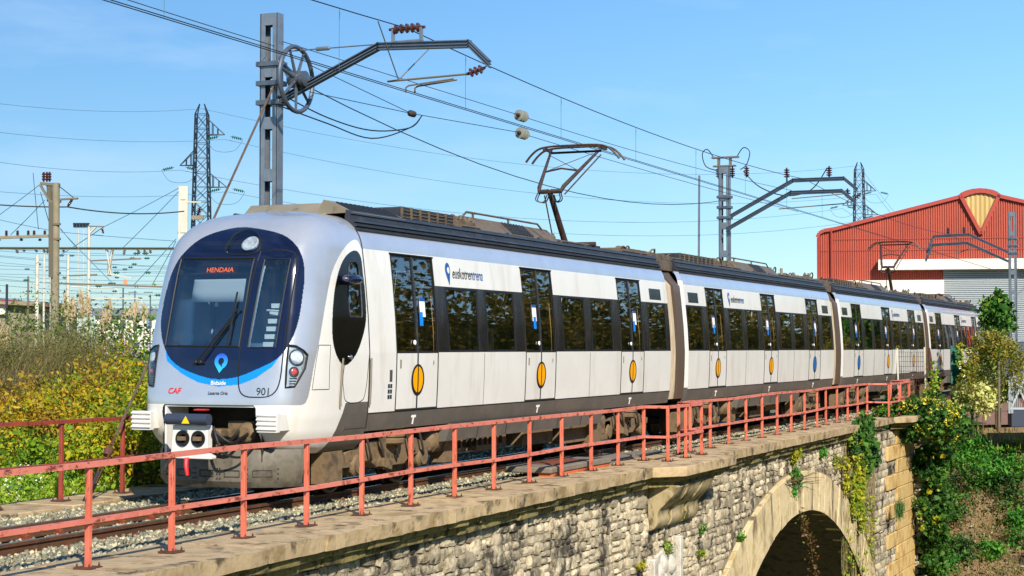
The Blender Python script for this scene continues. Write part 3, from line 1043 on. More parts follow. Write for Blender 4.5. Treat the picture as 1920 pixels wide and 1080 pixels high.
def bogie(car, cx):
    b = MB()
    for s in (-1, 1):
        y = AX + s * .92
        b.prism([(cx - 1.35, .58), (cx - 1.30, .46), (cx - .62, .42), (cx - .42, .32), (cx + .42, .32), (cx + .62, .42), (cx + 1.30, .46), (cx + 1.35, .58), (cx + .6, .70), (cx - .6, .70)], 'y', y - .08, y + .08)
    b.box(cx - .28, cx + .28, AX - .9, AX + .9, .42, .72)
    b.box(cx - .15, cx + .15, AX - 1.02, AX + 1.02, .70, .86)
    o = b.obj('bogie', M['under'], car, bevel=.015)
    for dx in (-1, 1):
        for s in (-1, 1):
            w = MB()
            w.lathe((cx + dx, AX + s * .535, .40), (0, s, 0), [(-.09, .0), (-.09, .45), (-.06, .45), (-.05, .405), (.05, .40), (.06, .36), (.03, .33), (.03, .18), (.08, .15), (.1, .0)], 28)
            w.obj('wheel', M['wheel'], o)
            a = MB(); y = AX + s * .88
            a.lathe((cx + dx, y - s * .1, .40), (0, s, 0), [(0, .16), (.2, .16), (.24, .12), (.26, .12), (.27, .0)], 14)
            a.box(cx + dx - .17, cx + dx + .17, y - .07, y + .07, .34, .62)
            for k in (-.3, .3): a.lathe((cx + dx + k, y, .44), (0, 0, 1), [(0, .09), (.03, .09), (.06, .075), (.09, .09), (.12, .075), (.15, .09), (.18, .075), (.2, .09), (.22, .09)], 12)
            a.obj('axle_box', M['under'], o)
    for dx in (-1, 1):
        ax = MB(); ax.lathe((cx + dx, AX - .6, .40), (0, 1, 0), [(0, .08), (1.2, .08)], 12); ax.obj('axle', M['underdark'], o)
    for s in (-1, 1):
        y = AX + s * .95
        q = MB(); q.lathe((cx, y, .62), (0, 0, 1), [(0, .2), (.03, .24), (.08, .25), (.1, .22), (.12, .25), (.18, .25), (.22, .2), (.24, .24), (.26, .24)], 18)
        q.obj('air_spring', M['under'], o)
        q = MB()
        q.bar((cx - .32, y + s * .08, .30), (cx - .32, y + s * .08, .92), .09, .07)
        q.bar((cx - .40, y + s * .1, .40), (cx - .14, y + s * .1, .34), .10, .12)
        q.lathe((cx + .42, y, .46), (0, 0, 1), [(0, .045), (.2, .045), (.2, .025), (.42, .025)], 10)
        q.box(cx + .55, cx + .76, y - .08, y + .12, .50, .68)
        q.obj('damper', M['under'], o)
        hh = MB()
        for k in range(5):
            x0 = cx - .9 + k * .42 + R.uniform(-.05, .05)
            hh.tube(spline([(x0, y + s * .1, .85), (x0 + .06, y + s * .14, .62), (x0 + .16, y + s * .12, .45), (x0 + .26, y + s * .06, .52)], 5), .018, 6)
        hh.obj('hose', M['underdark'], o)
        t = MB(); sx = -1 if s > 0 else 1
        t.box(cx - 1.95, cx - 1.5, y - .1, y + .12, .20, .62); t.box(cx - 1.62, cx - 1.2, y - .06, y + .10, .38, .55)
        t.obj('sanding_box', M['under'], o)
    return o


def air_tank(car, x0, x1, s, z=.62):
    t = MB(); r = .20; y = AX + s * .86
    t.lathe((x0, y, z), (1, 0, 0), [(0, .0), (.01, .1), (.05, .17), (.1, r), (x1 - x0 - .1, r), (x1 - x0 - .05, .17), (x1 - x0 - .01, .1), (x1 - x0, 0)], 20)
    for k in (.3, .7):
        xx = x0 + (x1 - x0) * k
        t.lathe((xx - .02, y, z), (1, 0, 0), [(0, r + .012), (.04, r + .012)], 20)
    o = t.obj('air_tank', M['under'], car)
    b = MB(); b.box(x1 - .12, x1 + .32, y - .14, y + .1, z - .36, z - .02); b.bar((x0 + .2, y, z), (x0 + .2, y, .95), .05, .05)
    b.obj('tank_bracket', M['under'], o)


def roof_block(car, x0, x1, kind):
    """equipment on the roof, with sloped flanks, a handrail and a grille"""
    z0 = 3.80
    b = MB()
    if kind == 'mesh':
        b.box(x0, x1, AX - .74, AX + .74, z0, 4.06)
        o = b.obj('brake_resistor', M['fairing'], car, bevel=.01)
        n = int((x1 - x0) / .30)
        g = MB()
        for i in range(n + 1):
            x = x0 + (x1 - x0) * i / n
            for s in (-1, 1): g.bar((x, AX + s * .75, z0), (x, AX + s * .75, 4.06), .035, .03)
        for z in (3.86, 3.91, 3.96, 4.01):
            for s in (-1, 1): g.bar((x0, AX + s * .748, z), (x1, AX + s * .748, z), .012, .014)
        g.obj('mesh_cage', M['roofgear'], o)
    else:
        prof = [(-.92, z0 - .02), (-.86, z0 + .06), (-.60, z0 + .30), (.60, z0 + .30), (.86, z0 + .06), (.92, z0 - .02)]
        b.prism([(AX + y, z) for y, z in prof], 'x', x0, x1)
        o = b.obj('air_conditioner', M['roofgear'], car, bevel=.012)
        g = MB()
        for s in (-1, 1):
            a = (x0 + .42 * (x1 - x0)); c = x0 + .66 * (x1 - x0); n = 7
            for i in range(n + 1):
                xx = a + (c - a) * i / n
                g.bar((xx, AX + s * .84, z0 + .09), (xx, AX + s * .62, z0 + .29), .03, .03)
            for k in (.2, .5, .8):
                y = .86 + (.60 - .86) * k; z = z0 + .06 + .24 * k
                g.bar((a, AX + s * (y + .01), z + .012), (c, AX + s * (y + .01), z + .012), .02, .02)
            for xx in (x0 + .06, x0 + .34 * (x1 - x0), x0 + .72 * (x1 - x0), x1 - .06):
                g.prism([(AX + s * .95, z0 - .12), (AX + s * .99, z0 - .14), (AX + s * .87, z0 + .10), (AX + s * .83, z0 + .09)], 'x', xx - .03, xx + .03)
        g.obj('grille', M['fairing'], o)
        h = MB()
        for s in (-1, 1):
            y = AX + s * .62
            h.tube([(x0 - .25, y, z0 + .18), (x0 + .1, y, z0 + .37), (x1 - .5, y, z0 + .37), (x1 + .1, y, z0 + .12)], .018, 6)
            for xx in (x0 + .35, (x0 + x1) / 2): h.bar((xx, y, z0 + .25), (xx, y, z0 + .37), .03, .03)
        h.obj('handrail', M['roofgear'], o)
    return o


def roof_shell(car, xs, xe):
    prof = [(1.135, 3.33), (1.11, 3.45), (1.07, 3.54), (1.04, 3.575)]
    b = MB()
    for s in (-1, 1):
        zz = np.linspace(3.33, 3.59, 14)
        b.sheet([[sidept(xs, z, s), sidept(xe, z, s)] for z in zz])
    b.obj('cantrail', M['silver'], car)
    r = MB()
    ys = [(-1.02, 3.60), (-.84, 3.72), (-.4, 3.79), (0, 3.80), (.4, 3.79), (.84, 3.72), (1.02, 3.60)]
    r.sheet([[(x, AX + y, z) for y, z in ys] for x in (xs, xe)])
    r.obj('roof', M['fairing'], car)
    fp = [(1.045, 3.565), (1.065, 3.585), (1.065, 3.615), (1.02, 3.622), (1.02, 3.634), (1.05, 3.642), (1.05, 3.672), (1.00, 3.68), (1.0, 3.692), (1.025, 3.70), (1.01, 3.725), (.95, 3.735), (.945, 3.80), (.965, 3.81), (.955, 3.835), (.915, 3.84), (.91, 3.865), (.88, 3.87), (.86, 3.75), (.9, 3.57)]
    for s in (-1, 1):
        n = max(2, int((xe - xs) / 1.55))
        for i in range(n):
            a = xs + (xe - xs) * i / n + .006; c = xs + (xe - xs) * (i + 1) / n - .006
            f = MB(); f.prism([(AX + s * y, z) for y, z in fp], 'x', a, c)
            f.obj('roof_fairing', M['fairing'], car, smooth=False)


def interior(car, xs, xe, doors):
    f = MB(); f.box(xs + .1, xe - .1, AX - 1.15, AX + 1.15, 1.06, 1.12)
    f.obj('interior_floor', M['ifloor'], car)
    c = MB(); c.box(xs + .1, xe - .1, AX - .95, AX + .95, 3.34, 3.36); c.obj('ceiling', M['blind'], car)
    st = None
    bays = [(d + DH + .35, d + DSP - DH - .35) for d in doors[:-1]]
    if doors[0] - xs > 2: bays.append((xs + .35, doors[0] - DH - .25))
    if xe - doors[-1] > 2: bays.append((doors[-1] + DH + .25, xe - .3))
    for a, b in bays:
        n = max(1, int((b - a) / .82))
        for i in range(n):
            x = a + (b - a) * (i + .5) / n
            for s in (-1, 1):
                if st is None:
                    m = MB(); m.box(-.22, .22, -.42, .42, 1.5, 1.58); m.prism([(-.20, 1.55), (-.28, 2.22), (-.22, 2.30), (-.16, 2.22), (-.10, 1.55)], 'y', -.42, .42); m.box(-.1, .1, -.3, .3, 1.12, 1.5)
                    o = m.obj('seat', M['seat'], car, bevel=.02); st = o
                    o.location = (x, AX + s * .68, 0)
                else:
                    o = st.copy(); COL.objects.link(o); o.location = (x, AX + s * .68, 0)
    ds = None
    for d in doors:
        for dx in (-.80, .80):
            for s in (-1, 1):
                if ds is None: m = MB(); m.box(-.015, .015, -.38, .38, 1.12, 2.75); o = ds = m.obj('draught_screen', M['screen'], car)
                else: o = ds.copy(); COL.objects.link(o)
                o.location = (d + dx, AX + s * .74, 0)
    gp = None
    for d in doors:
        for dx in (-.75, .25, .75):
            for s in (-1, 1):
                if gp is None:
                    m = MB(); m.tube([(0, 0, 1.1), (0, 0, 3.34)], .02, 8); o = gp = m.obj('grab_pole', M['pole'], car)
                else: o = gp.copy(); COL.objects.link(o)
                o.location = (d + dx, AX + s * .62, 0)


def car_body(car, xs, xe, doors, cab):
    for s in (-1, 1):
        edges = [xs] + [e for d in doors for e in (d - DH, d + DH)] + [xe]
        solid = [(edges[i], edges[i + 1]) for i in range(0, len(edges), 2)]
        lo = MB(); up = MB()
        for a, b in solid:
            if b - a < .02: continue
            panel(lo, a, b, Z0, ZS, s)
            panel(up, a, b, ZB if not (cab and a == xs) else ZS, ZT, s)
        for d in doors:
            panel(up, d - DH, d + DH, 3.30, ZT, s); panel(lo, d - DH, d + DH, Z0, 1.125, s)
        lo.obj('side_panel', M['white'], car, fixn=False); up.obj('upper_panel', M['white'], car, fixn=False)
        # window bands
        for a, b in solid:
            if cab and a == xs: continue
            wins = []
            if a == xs: wins = [(b + DH - 2.17, b + DH - 1.06)]
            elif b == xe: wins = [(a - DH + 1.05, a - DH + 2.15)]
            else: wins = [(a - DH + 1.05, a - DH + 2.15), (a - DH + 2.48, a - DH + 3.58)]
            z0, z1 = ZS + .025, 2.862
            bd = MB(); cur = a
            for p, q in wins:
                panel(bd, cur, p, ZS, ZB, s, .001); panel(bd, p, q, ZS, z0, s, .001); panel(bd, p, q, z1, ZB, s, .001); cur = q
            panel(bd, cur, b, ZS, ZB, s, .001)
            bd.obj('window_band', M['band'], car, fixn=False)
            for p, q in wins: make_window(car, p, q, s)
            if a == xs or b == xe:
                x = (wins[0][0] + wins[0][1]) / 2
                k = MB(); slab(k, x - .36, x + .36, 2.95, 3.17, s, .004, .02); o = k.obj('destination_window', M['blackgloss'], car)
        sk = MB(); panel(sk, xs, xe, .86, Z0, s, -.001)
        a, b = xs + 4.0, xe - 3.9
        if cab: a = 23.16
        rows = [[(a + .1, AX + s * 1.215, .86), (b, AX + s * 1.215, .86)], [(a, AX + s * 1.17, .60), (b - .08, AX + s * 1.17, .60)]]
        sk.sheet(rows); sk.sheet([rows[1], [(a, AX + s * .95, .58), (b - .08, AX + s * .95, .58)]])
        for e in (0, 1): sk.add([rows[0][e], rows[1][e], (rows[1][e][0], AX + s * .95, .58), (rows[0][e][0], AX + s * .95, .86)], [(0, 1, 2, 3)])
        sk.obj('skirt', M['skirt'], car, fixn=False)
        g = MB()
        for k in range(1, 6):
            x = a + (b - a) * k / 6
            g.tube([(x, AX + s * 1.218, .855), (x, AX + s * 1.174, .605)], .006, 4)
        g.tube([sidept(xs, Z0, s, .001), sidept(xe, Z0, s, .001)], .008, 4)
        g.obj('skirt_seam', M['seam'], car)
        j = MB()
        for d in doors[:-1]:
            x = d + DSP / 2
            j.tube([sidept(x, z, s, .001) for z in zsteps(Z0, ZS - .02, .1)], .004, 4)
        j.obj('panel_joint', M['seam'], car)
        for d in doors: tee(car, d - .05, s)
        x = a + .5
        while x < b - 1.2:
            ww = R.uniform(.7, 1.6); h = R.uniform(.18, .34)
            eq = MB(); eq.box(x, x + ww, AX + s * .55 - .35, AX + s * .55 + .35, .60 - h, .62); x += ww + R.uniform(.15, .8)
            eq.obj('underfloor_case', M['under'], car, bevel=.01)
        x = a + 1.0
        for k in range(9):
            vent = MB(); vent.bar((x + .2 * k, AX + s * .905, .56), (x + .2 * k, AX + s * .905, .44), .1, .01); vent.obj('vent_slat', M['underdark'], car)
    u = MB(); u.box(xs, xe, AX - 1.1, AX + 1.1, .86, 1.0); u.obj('underframe', M['underdark'], car)
    roof_shell(car, xs, xe)
    interior(car, xs, xe, doors)


def end_caps(car, x, first):
    """slanted body end next to the gangway"""
    zz = [float(z) for z in np.linspace(.86, 3.60, 30)]
    d = -1 if first else 1
    for s in (-1, 1):
        m = MB(); rows = []
        for z in zz: rows.append([sidept(x, z, s), (x + d * .20, AX + s * (float(bw(z)) - .05), z)])
        for i in range(len(rows) - 1):
            mi = 0 if zz[i] > 3.33 else (1 if zz[i] >= 1.09 else 2)
            m.add(rows[i] + rows[i + 1], [(0, 1, 3, 2)], mi)
        m.obj('body_end', [M['silver'], M['white'], M['skirt']], car, fixn=False)


def gangway(car, x0, x1):
    prof = []
    for s in (-1, 1):
        zz = list(np.linspace(.92, 3.45, 16)) + [3.55, 3.62]
        side = [(AX + s * (float(bw(min(z, 3.33))) - .07 - max(0, z - 3.3) * 1.0), float(z)) for z in zz]
        prof = side if s < 0 else prof + side[::-1]
    cen = (AX, 2.3)
    m = MB(); n = 12; rows = []
    for i in range(n + 1):
        x = x0 + (x1 - x0) * .62 * i / n
        o = .045 if i % 2 else 0
        rows.append([(x, y + (1 if y < cen[0] else -1) * o, z - (o if z > 3.5 else 0)) for y, z in prof])
    m.sheet(rows)
    o = m.obj('gangway', M['gangway'], car, smooth=False, fixn=False)
    f = MB()
    for a, b in ((x1 - .44, x1 - .02), (x0 + .0, x0 + .03)):
        r2 = [[(x, y + (-1 if y < cen[0] else 1) * k, z + (k if z > 3.5 else 0)) for y, z in prof] for x, k in ((a, -.03), (a, .04), (b, .05), (b, -.03))]
        f.sheet(r2)
    f.obj('gangway_frame', M['gangframe'], o, fixn=False)
    t = MB(); t.box(x0 - .1, x1 + .1, AX - .92, AX + .92, 3.60, 3.80); t.prism([(x0 - .35, 3.78), (x1 + .45, 3.78), (x1 + .25, 3.93), (x0 - .2, 3.96)], 'y', AX - .85, AX + .3)
    t.tube([(x0 - .2, AX - .8, 3.85), (x0 - .1, AX - .88, 4.0), (x0 + .1, AX - .88, 4.02), (x0 + .3, AX - .8, 3.9)], .022, 6)
    t.obj('gangway_roof_box', M['roofgear'], o, bevel=.01)


def pantograph(car, bx, low=False):
    z0 = 3.83
    b = MB()
    b.box(bx - .7, bx + .55, AX - .5, AX + .5, z0, z0 + .06)
    for y in (-.5, .5): b.bar((bx - .75, AX + y, z0 + .09), (bx + .6, AX + y, z0 + .09), .07, .09)
    for x in (-.6, .5):
        for y in (-.5, .5): b.lathe((bx + x, AX + y, z0 - .04), (0, 0, 1), [(0, .06), (.03, .08), (.05, .05), (.08, .08), (.1, .05), (.14, .06)], 10)
    b.lathe((bx + .15, AX - .6, z0 + .15), (0, 1, 0), [(0, .05), (1.2, .05)], 10)
    o = b.obj('pantograph', M['panto'], car)
    P0 = Vector((bx + .1, AX, z0 + .17)); E = Vector((bx - .72, AX, 4.95)); H = Vector((bx + .62, AX, 5.92))
    k = MB(); k.tube([P0, E], [.062, .052], 12); k.tube([P0 + Vector((-.28, .12, -.05)), E + Vector((-.06, .08, -.08))], .014, 6)
    k.obj('lower_arm', M['panto'], o)
    k = MB()
    for s in (-1, 1):
        k.tube([E + Vector((0, s * .02, 0)), E + Vector((.02, s * .22, .0)), E + Vector((.1, s * .25, .1)), H + Vector((-.06, s * .50, -.10))], [.045, .045, .042, .026], 8)
    q = .45
    a = E.lerp(H, q)
    k.tube([a + Vector((0, -.36, 0)), a + Vector((0, 0, .06)), a + Vector((0, .36, 0))], .02, 6)
    k.tube([a + Vector((0, -.36, 0)), E.lerp(H, .85) + Vector((0, .46, 0))], .007, 5); k.tube([a + Vector((0, .36, 0)), E.lerp(H, .85) + Vector((0, -.46, 0))], .007, 5)
    k.tube([E + Vector((.02, -.3, -.06)), H + Vector((-.02, -.55, -.16))], .014, 6)
    k.obj('upper_arm', M['panto'], o)
    k = MB()
    for s in (-1, 1):
        for d in (-.05, .05):
            k.tube(spline([E + Vector((d, s * .2, 0)), E + Vector((d - .04, s * .25, -.16)), E + Vector((d + .03, s * .12, -.2)), E + Vector((d + .05, s * .05, -.06))], 5), .012, 5)
    k.obj('shunt_loop', M['wire'], o)
    k = MB()
    for d in (-.16, .16):
        pts = [(-.98, -.26), (-.86, -.12), (-.70, -.01), (-.45, .03), (0, .035), (.45, .03), (.70, -.01), (.86, -.12), (.98, -.26)]
        k.tube([H + Vector((d, y, z)) for y, z in spline(pts, 4)], .022, 6)
    for y in (-.58, .58): k.bar(H + Vector((-.2, y, -.02)), H + Vector((.2, y, -.02)), .05, .06)
    for s in (-1, 1): k.tube([H + Vector((0, -.55, -.08)), H + Vector((0, .55, -.08))], .025, 6)
    k.obj('collector_head', M['panto'], o)
    return o


# ------------------------------------------------ leading car with its nose
JT = 34.3                       # centre of the first gangway
doors0 = [22.07 + DSP * i for i in range(3)]
GRP = 'cars of the white commuter train'
car0 = thing('train_car', 'leading car of the white train with rounded navy windscreen end and raised pantograph', 'train car', (26.5, AX, 0), GRP)
car_body(car0, XJ, JT - .53, doors0, True)
for i, d in enumerate(doors0):
    make_door(car0, d, -1, 'yellow', [1, -2, 1][i]); make_door(car0, d, 1, 'yellow', 0)
gangway(car0, JT - .53, JT + .52)
bogie(car0, 21.72); bogie(car0, JT - 2.6)
for s in (-1, 1): air_tank(car0, 22.95, 23.6, s); air_tank(car0, 29.9, 30.5, s)
lettering(car0, 23.25, 3.10, -1)
k = MB(); k.prism([(20.45, 3.78), (20.72, 3.98), (21.55, 4.0), (22.2, 3.99), (22.3, 3.8)], 'y', AX - .62, AX + .70)
cab_ac = k.obj('cab_air_conditioner', M['roofbox'], car0, bevel=.015)
k = MB(); k.add([(20.45, AX - .62, 4.0), (22.2, AX - .62, 4.0), (22.35, AX - .93, 3.84), (20.75, AX - .93, 3.84), (20.45, AX - .5, 3.8), (22.2, AX - .5, 3.8)], [(0, 1, 2, 3), (0, 3, 4), (1, 5, 2)])
k.obj('vent_panel', M['roofbox'], cab_ac, smooth=False, fixn=False)
k = MB()
for i in range(12):
    x = 20.75 + i * .125
    k.bar((x, AX - .66, 3.99), (x + .03, AX - .90, 3.862), .075, .012, up=(0, -.5, .86))
k.obj('vent_slot', M['rubber'], cab_ac)
roof_block(car0, 22.55, 24.35, 'mesh')
roof_block(car0, 25.0, 28.6, 'ac')
pantograph(car0, 30.95)
k = MB(); k.box(32.1, 33.6, AX - .8, AX + .5, 3.80, 3.97)
for i in range(4): k.lathe((32.2 + i * .33, AX - .78, 3.92), (0, 1, 0), [(0, .06), (1.2, .06)], 10)
k.obj('roof_resistor', M['roofgear'], car0, bevel=.01)



def roof_clutter(car, x0, x1, seed):
    r = random.Random(seed); x = x0
    while x < x1 - .5:
        w = r.uniform(.35, .9); h = r.uniform(.06, .20); y0 = AX - r.uniform(.55, .85)
        m = MB(); m.box(x, x + w, y0, y0 + r.uniform(.4, 1.2), 3.80, 3.82 + h)
        if r.random() < .6: m.tube(spline([(x, y0 - .02, 3.86), (x + w * .3, y0 - .06, 3.9 + h), (x + w * .8, y0 - .04, 3.88 + h), (x + w + .3, y0 + .1, 3.86)], 4), .02, 6)
        for k in range(r.randrange(1, 4)): m.lathe((x + w * r.random(), y0 + .1, 3.82 + h), (0, 0, 1), [(0, .04), (.04, .06), (.06, .03), (.1, .03)], 8)
        m.obj('roof_equipment', M['roofgear'], car, bevel=.008)
        x += w + r.uniform(.05, .5)
    for s in (-1, 1):
        m = MB(); m.tube([(x0, AX + s * .83, 3.90), (x1, AX + s * .83, 3.90)], .022, 6)
        for k in range(int((x1 - x0) / 1.2) + 1): m.bar((x0 + k * 1.2, AX + s * .83, 3.78), (x0 + k * 1.2, AX + s * .83, 3.91), .05, .04)
        m.obj('cable_duct', M['roofgear'], car)


roof_clutter(car0, 28.7, 30.1, 3); roof_clutter(car0, 24.4, 25.0, 5); roof_clutter(car0, 31.9, 33.6, 7)
# nose surface on a fine grid; regions of the grid become the painted and glazed parts
zr = np.concatenate([np.linspace(.62, 3.40, 330), np.linspace(3.408, 3.79, 70), np.linspace(3.793, 3.83, 18)])
NC = 620
PH = np.linspace(-math.pi / 2, math.pi / 2, 4001)
GP = np.zeros((len(zr), NC, 3)); GQ = np.zeros((len(zr), NC))


def nose_row(z):
    w = float(bw(z)); D = XJ - float(xf(z))
    y = w * np.sign(np.sin(PH)) * np.abs(np.sin(PH)) ** (2 / NE)
    x = XJ - D * np.abs(np.cos(PH)) ** (2 / NE)
    s = np.concatenate([[0], np.cumsum(np.hypot(np.diff(x), np.diff(y)))])
    return x, y, s - s[2000]


for i, z in enumerate(zr):
    x, y, s = nose_row(z)
    q = np.linspace(s[0], s[-1], NC)
    GQ[i] = q
    GP[i, :, 0] = np.interp(q, s, x); GP[i, :, 1] = np.interp(q, s, y) + AX; GP[i, :, 2] = z
du = np.gradient(GP, axis=1); dv = np.gradient(GP, axis=0)
GN = np.cross(dv, du); GN /= np.linalg.norm(GN, axis=2, keepdims=True) + 1e-9
GN[GN[:, :, 0].mean() > 0] *= 1
if GN[150, NC // 2, 0] > 0: GN = -GN


def S(q, z, off=0):
    x, y, s = nose_row(z)
    p = Vector((float(np.interp(q, s, x)), float(np.interp(q, s, y)) + AX, z))
    if off:
        i = min(np.searchsorted(zr, z), len(zr) - 1); j = int(np.clip(np.searchsorted(GQ[i], q), 0, NC - 1))
        p = p + Vector(GN[i, j]) * off
    return p


def SN(q, z):
    i = min(np.searchsorted(zr, z), len(zr) - 1); j = int(np.clip(np.searchsorted(GQ[i], q), 0, NC - 1))
    return Vector(GN[i, j])


CQ = (GQ[:-1, :-1] + GQ[1:, 1:]) / 2; CZ = np.repeat(((zr[:-1] + zr[1:]) / 2)[:, None], NC - 1, 1)
CX = (GP[:-1, :-1, 0] + GP[1:, 1:, 0]) / 2; CY = (GP[:-1, :-1, 1] + GP[1:, 1:, 1]) / 2
IDX = np.arange(len(zr) * NC).reshape(len(zr), NC)
CELL = np.stack([IDX[:-1, :-1], IDX[1:, :-1], IDX[1:, 1:], IDX[:-1, 1:]], -1)


def region(name, msk, mats, off=0, mi=None, parent=None):
    F = CELL[msk]
    u, inv = np.unique(F, return_inverse=True)
    V = (GP + GN * off).reshape(-1, 3)[u]
    return npmesh(name, V, inv.reshape(F.shape), mats, parent or car0, True, None if mi is None else mi[msk])


def sp(poly, n=6): return spline(poly, n, True)


MASK = [(0.131, 3.57), (-0.211, 3.552), (-0.677, 3.45), (-0.94, 3.289), (-1.078, 3.093), (-1.131, 2.886), (-1.139, 2.68), (-1.127, 2.338), (-1.058, 2.067), (-0.918, 1.852), (-0.646, 1.711), (-0.345, 1.609), (-0.0, 1.593), (0.382, 1.692), (0.631, 1.821), (0.787, 2.0), (0.89, 2.209), (0.932, 2.419), (0.91, 2.736), (0.843, 3.018), (0.727, 3.237), (0.502, 3.459)]
ARC = [(0.75, 1.93), (0.707, 1.814), (0.461, 1.658), (0.203, 1.544), (-0.115, 1.492), (-0.433, 1.522), (-0.656, 1.604), (-0.861, 1.745), (-.96, 1.90), (-.5, 2.0), (0, 2.0)]
WS = [(0.735, 3.158), (-0.394, 3.14), (-0.357, 2.0), (0.771, 2.01)]
DOORP = [(-0.449, 3.10), (-0.52, 3.226), (-0.843, 3.231), (-0.972, 3.15), (-1.003, 2.884), (-0.983, 2.135), (-0.977, 1.60), (-0.889, 1.398), (-0.678, 1.364), (-0.484, 1.395), (-0.406, 1.562), (-0.385, 2.068)]
DWIN = [(-0.554, 3.123), (-0.906, 3.119), (-0.873, 1.987), (-0.487, 1.987)]
LAMP = [(0.084, 3.251), (0.083, 3.359), (0.06, 3.469), (-0.03, 3.527), (-0.163, 3.531), (-0.317, 3.459), (-0.42, 3.346), (-0.441, 3.248), (-0.361, 3.197), (-0.122, 3.189), (0.02, 3.206)]
HLP = [(-1.037, 2.02), (-1.135, 2.007), (-1.258, 1.946), (-1.324, 1.895), (-1.306, 1.73), (-1.168, 1.497), (-1.05, 1.485)]
WB = [(-1.30, 1.263), (-1.36, 1.29), (-1.395, 1.345), (-1.417, 1.425), (-1.46, 1.729), (-1.515, 2.069), (-1.56, 2.482), (-1.633, 2.903), (-1.723, 3.106), (-1.858, 3.302), (-1.98, 3.407), (-2.1, 3.44), (-2.22, 3.40), (-2.33, 3.325)]
OVAL = [(-1.764, 2.346), (-1.764, 2.766), (-1.868, 3.091), (-2.022, 3.25), (-2.21, 3.29), (-2.38, 3.20), (-2.48, 3.02), (-2.60, 2.723), (-2.68, 2.36), (-2.60, 2.072), (-2.44, 1.859), (-2.228, 1.756), (-2.026, 1.827), (-1.846, 2.035)]
SWIN = [(-2.064, 3.064), (-2.148, 3.13), (-2.266, 3.13), (-2.39, 2.99), (-2.55, 2.45), (-2.49, 2.40), (-2.305, 2.404), (-2.196, 2.459)]

white = inpoly(CQ, CZ, spline(WB, 4) + [(-3.5, 3.325), (-3.5, 1.2), (-1.3, 1.2)])
white |= inpoly(-CQ, CZ, spline(WB, 4) + [(-3.5, 3.325), (-3.5, 1.2), (-1.3, 1.2)])
low = CZ < 1.265
mask = inpoly(CQ, CZ, sp(MASK)) & ~low
ws = inpoly(CQ, CZ, WS); dwin = inpoly(CQ, CZ, DWIN)
lampm = inpoly(CQ, CZ, sp(LAMP)); HLL = [(-q - .15, z) for q, z in HLP]; hl = inpoly(CQ, CZ, HLP) | inpoly(CQ, CZ, HLL)
arcm = inpoly(CQ, CZ, ARC) & ~mask & ~low
oval = inpoly(CQ, CZ, sp(OVAL)); swin = inpoly(CQ, CZ, sp(SWIN, 3))
hole = (np.abs(CQ - .02) < .70 - np.clip((CZ - 1.20) * 3, 0, 9) ** 2) & (CZ < 1.262)
shell = ~(mask | ws | dwin | lampm | hl | arcm | oval | swin | low)
mi = np.where(white, 1, 0)
region('nose_shell', shell, [M['silver'], M['white']], 0, mi)
grey = low & (CX > 19.62 + (CZ - .62) * .55)
for sd in (CQ < 0, CQ >= 0): region('lower_cowl', low & ~hole & sd, [M['white'], M['skirt']], .0, np.where(grey, 1, 0))
region('front_mask', mask & ~ws & ~dwin & ~lampm, M['navy'])
region('blue_arc', arcm, M['arc'])
wso = region('windscreen', ws, M['wsglass'], -.004)
region('front_door_window', dwin, M['wsglass'], -.004)
ovo = region('cab_door_surround', oval & ~swin, M['blackgloss'])
region('cab_side_window', swin, M['glass'], -.012)
hp = region('headlight_housing', hl & (CQ < 0), M['lamp'], -.02)
hp2 = region('headlight_housing', hl & (CQ > 0), M['lamp'], -.02)
region('headlight_cover', hl & (CQ < 0), M['lens'], .002, None, hp)
region('headlight_cover', hl & (CQ > 0), M['lens'], .002, None, hp2)
lp = region('roof_lamp_housing', lampm, M['navy'], -.06)
region('roof_lamp_cover', lampm, M['lens'], .012, None, lp)


def surf_tube(name, poly, r, mt, closed=True, off=.0, par=None, n=5):
    pts = []
    P = list(poly) + ([poly[0]] if closed else [])
    for a, b in zip(P[:-1], P[1:]):
        k = max(1, int(math.hypot(a[0] - b[0], a[1] - b[1]) / .05))
        pts += [S(a[0] + (b[0] - a[0]) * i / k, a[1] + (b[1] - a[1]) * i / k, off) for i in range(k)]
    pts.append(S(P[-1][0], P[-1][1], off))
    m = MB(); m.tube(pts, r, n)
    return m.obj(name, mt, par or car0)


surf_tube('emergency_door_seam', sp(DOORP, 4), .009, M['rubber'])
surf_tube('windscreen_seal', WS, .012, M['rubber'], par=wso)
surf_tube('door_window_seal', DWIN, .010, M['rubber'])
surf_tube('lamp_seal', sp(LAMP, 3), .012, M['rubber'], par=lp)
surf_tube('headlight_seal', HLP, .014, M['rubber'], par=hp)
surf_tube('headlight_seal', HLL, .014, M['rubber'], par=hp2)
surf_tube('side_window_seal', sp(SWIN, 3), .012, M['fairing'], par=ovo)
surf_tube('cowl_seam', [(-3.0, 1.10), (-2.05, 1.10), (-1.75, 1.105), (-1.70, 1.13), (-1.68, 1.22), (-1.63, 1.262), (-1.5, 1.267), (1.5, 1.267)], .011, M['seam'], False)
surf_tube('cab_door_seam', sp([(-2.20, 1.80), (-2.24, 1.40), (-2.36, 1.27), (-2.72, 1.27), (-2.84, 1.40), (-2.86, 1.9), (-2.80, 3.1), (-2.55, 3.2)], 4)[:-8], .006, M['seam'], False)
surf_tube('access_panel_seam', [(-1.514, 2.02), (-1.781, 2.02), (-1.849, 1.45), (-1.465, 1.452)], .005, M['seam'])
for q in (-2.12, -2.95):
    surf_tube('grab_rail', [(q, 1.22), (q + .03, 1.85)], .014, M['roofbox'], False, .03)
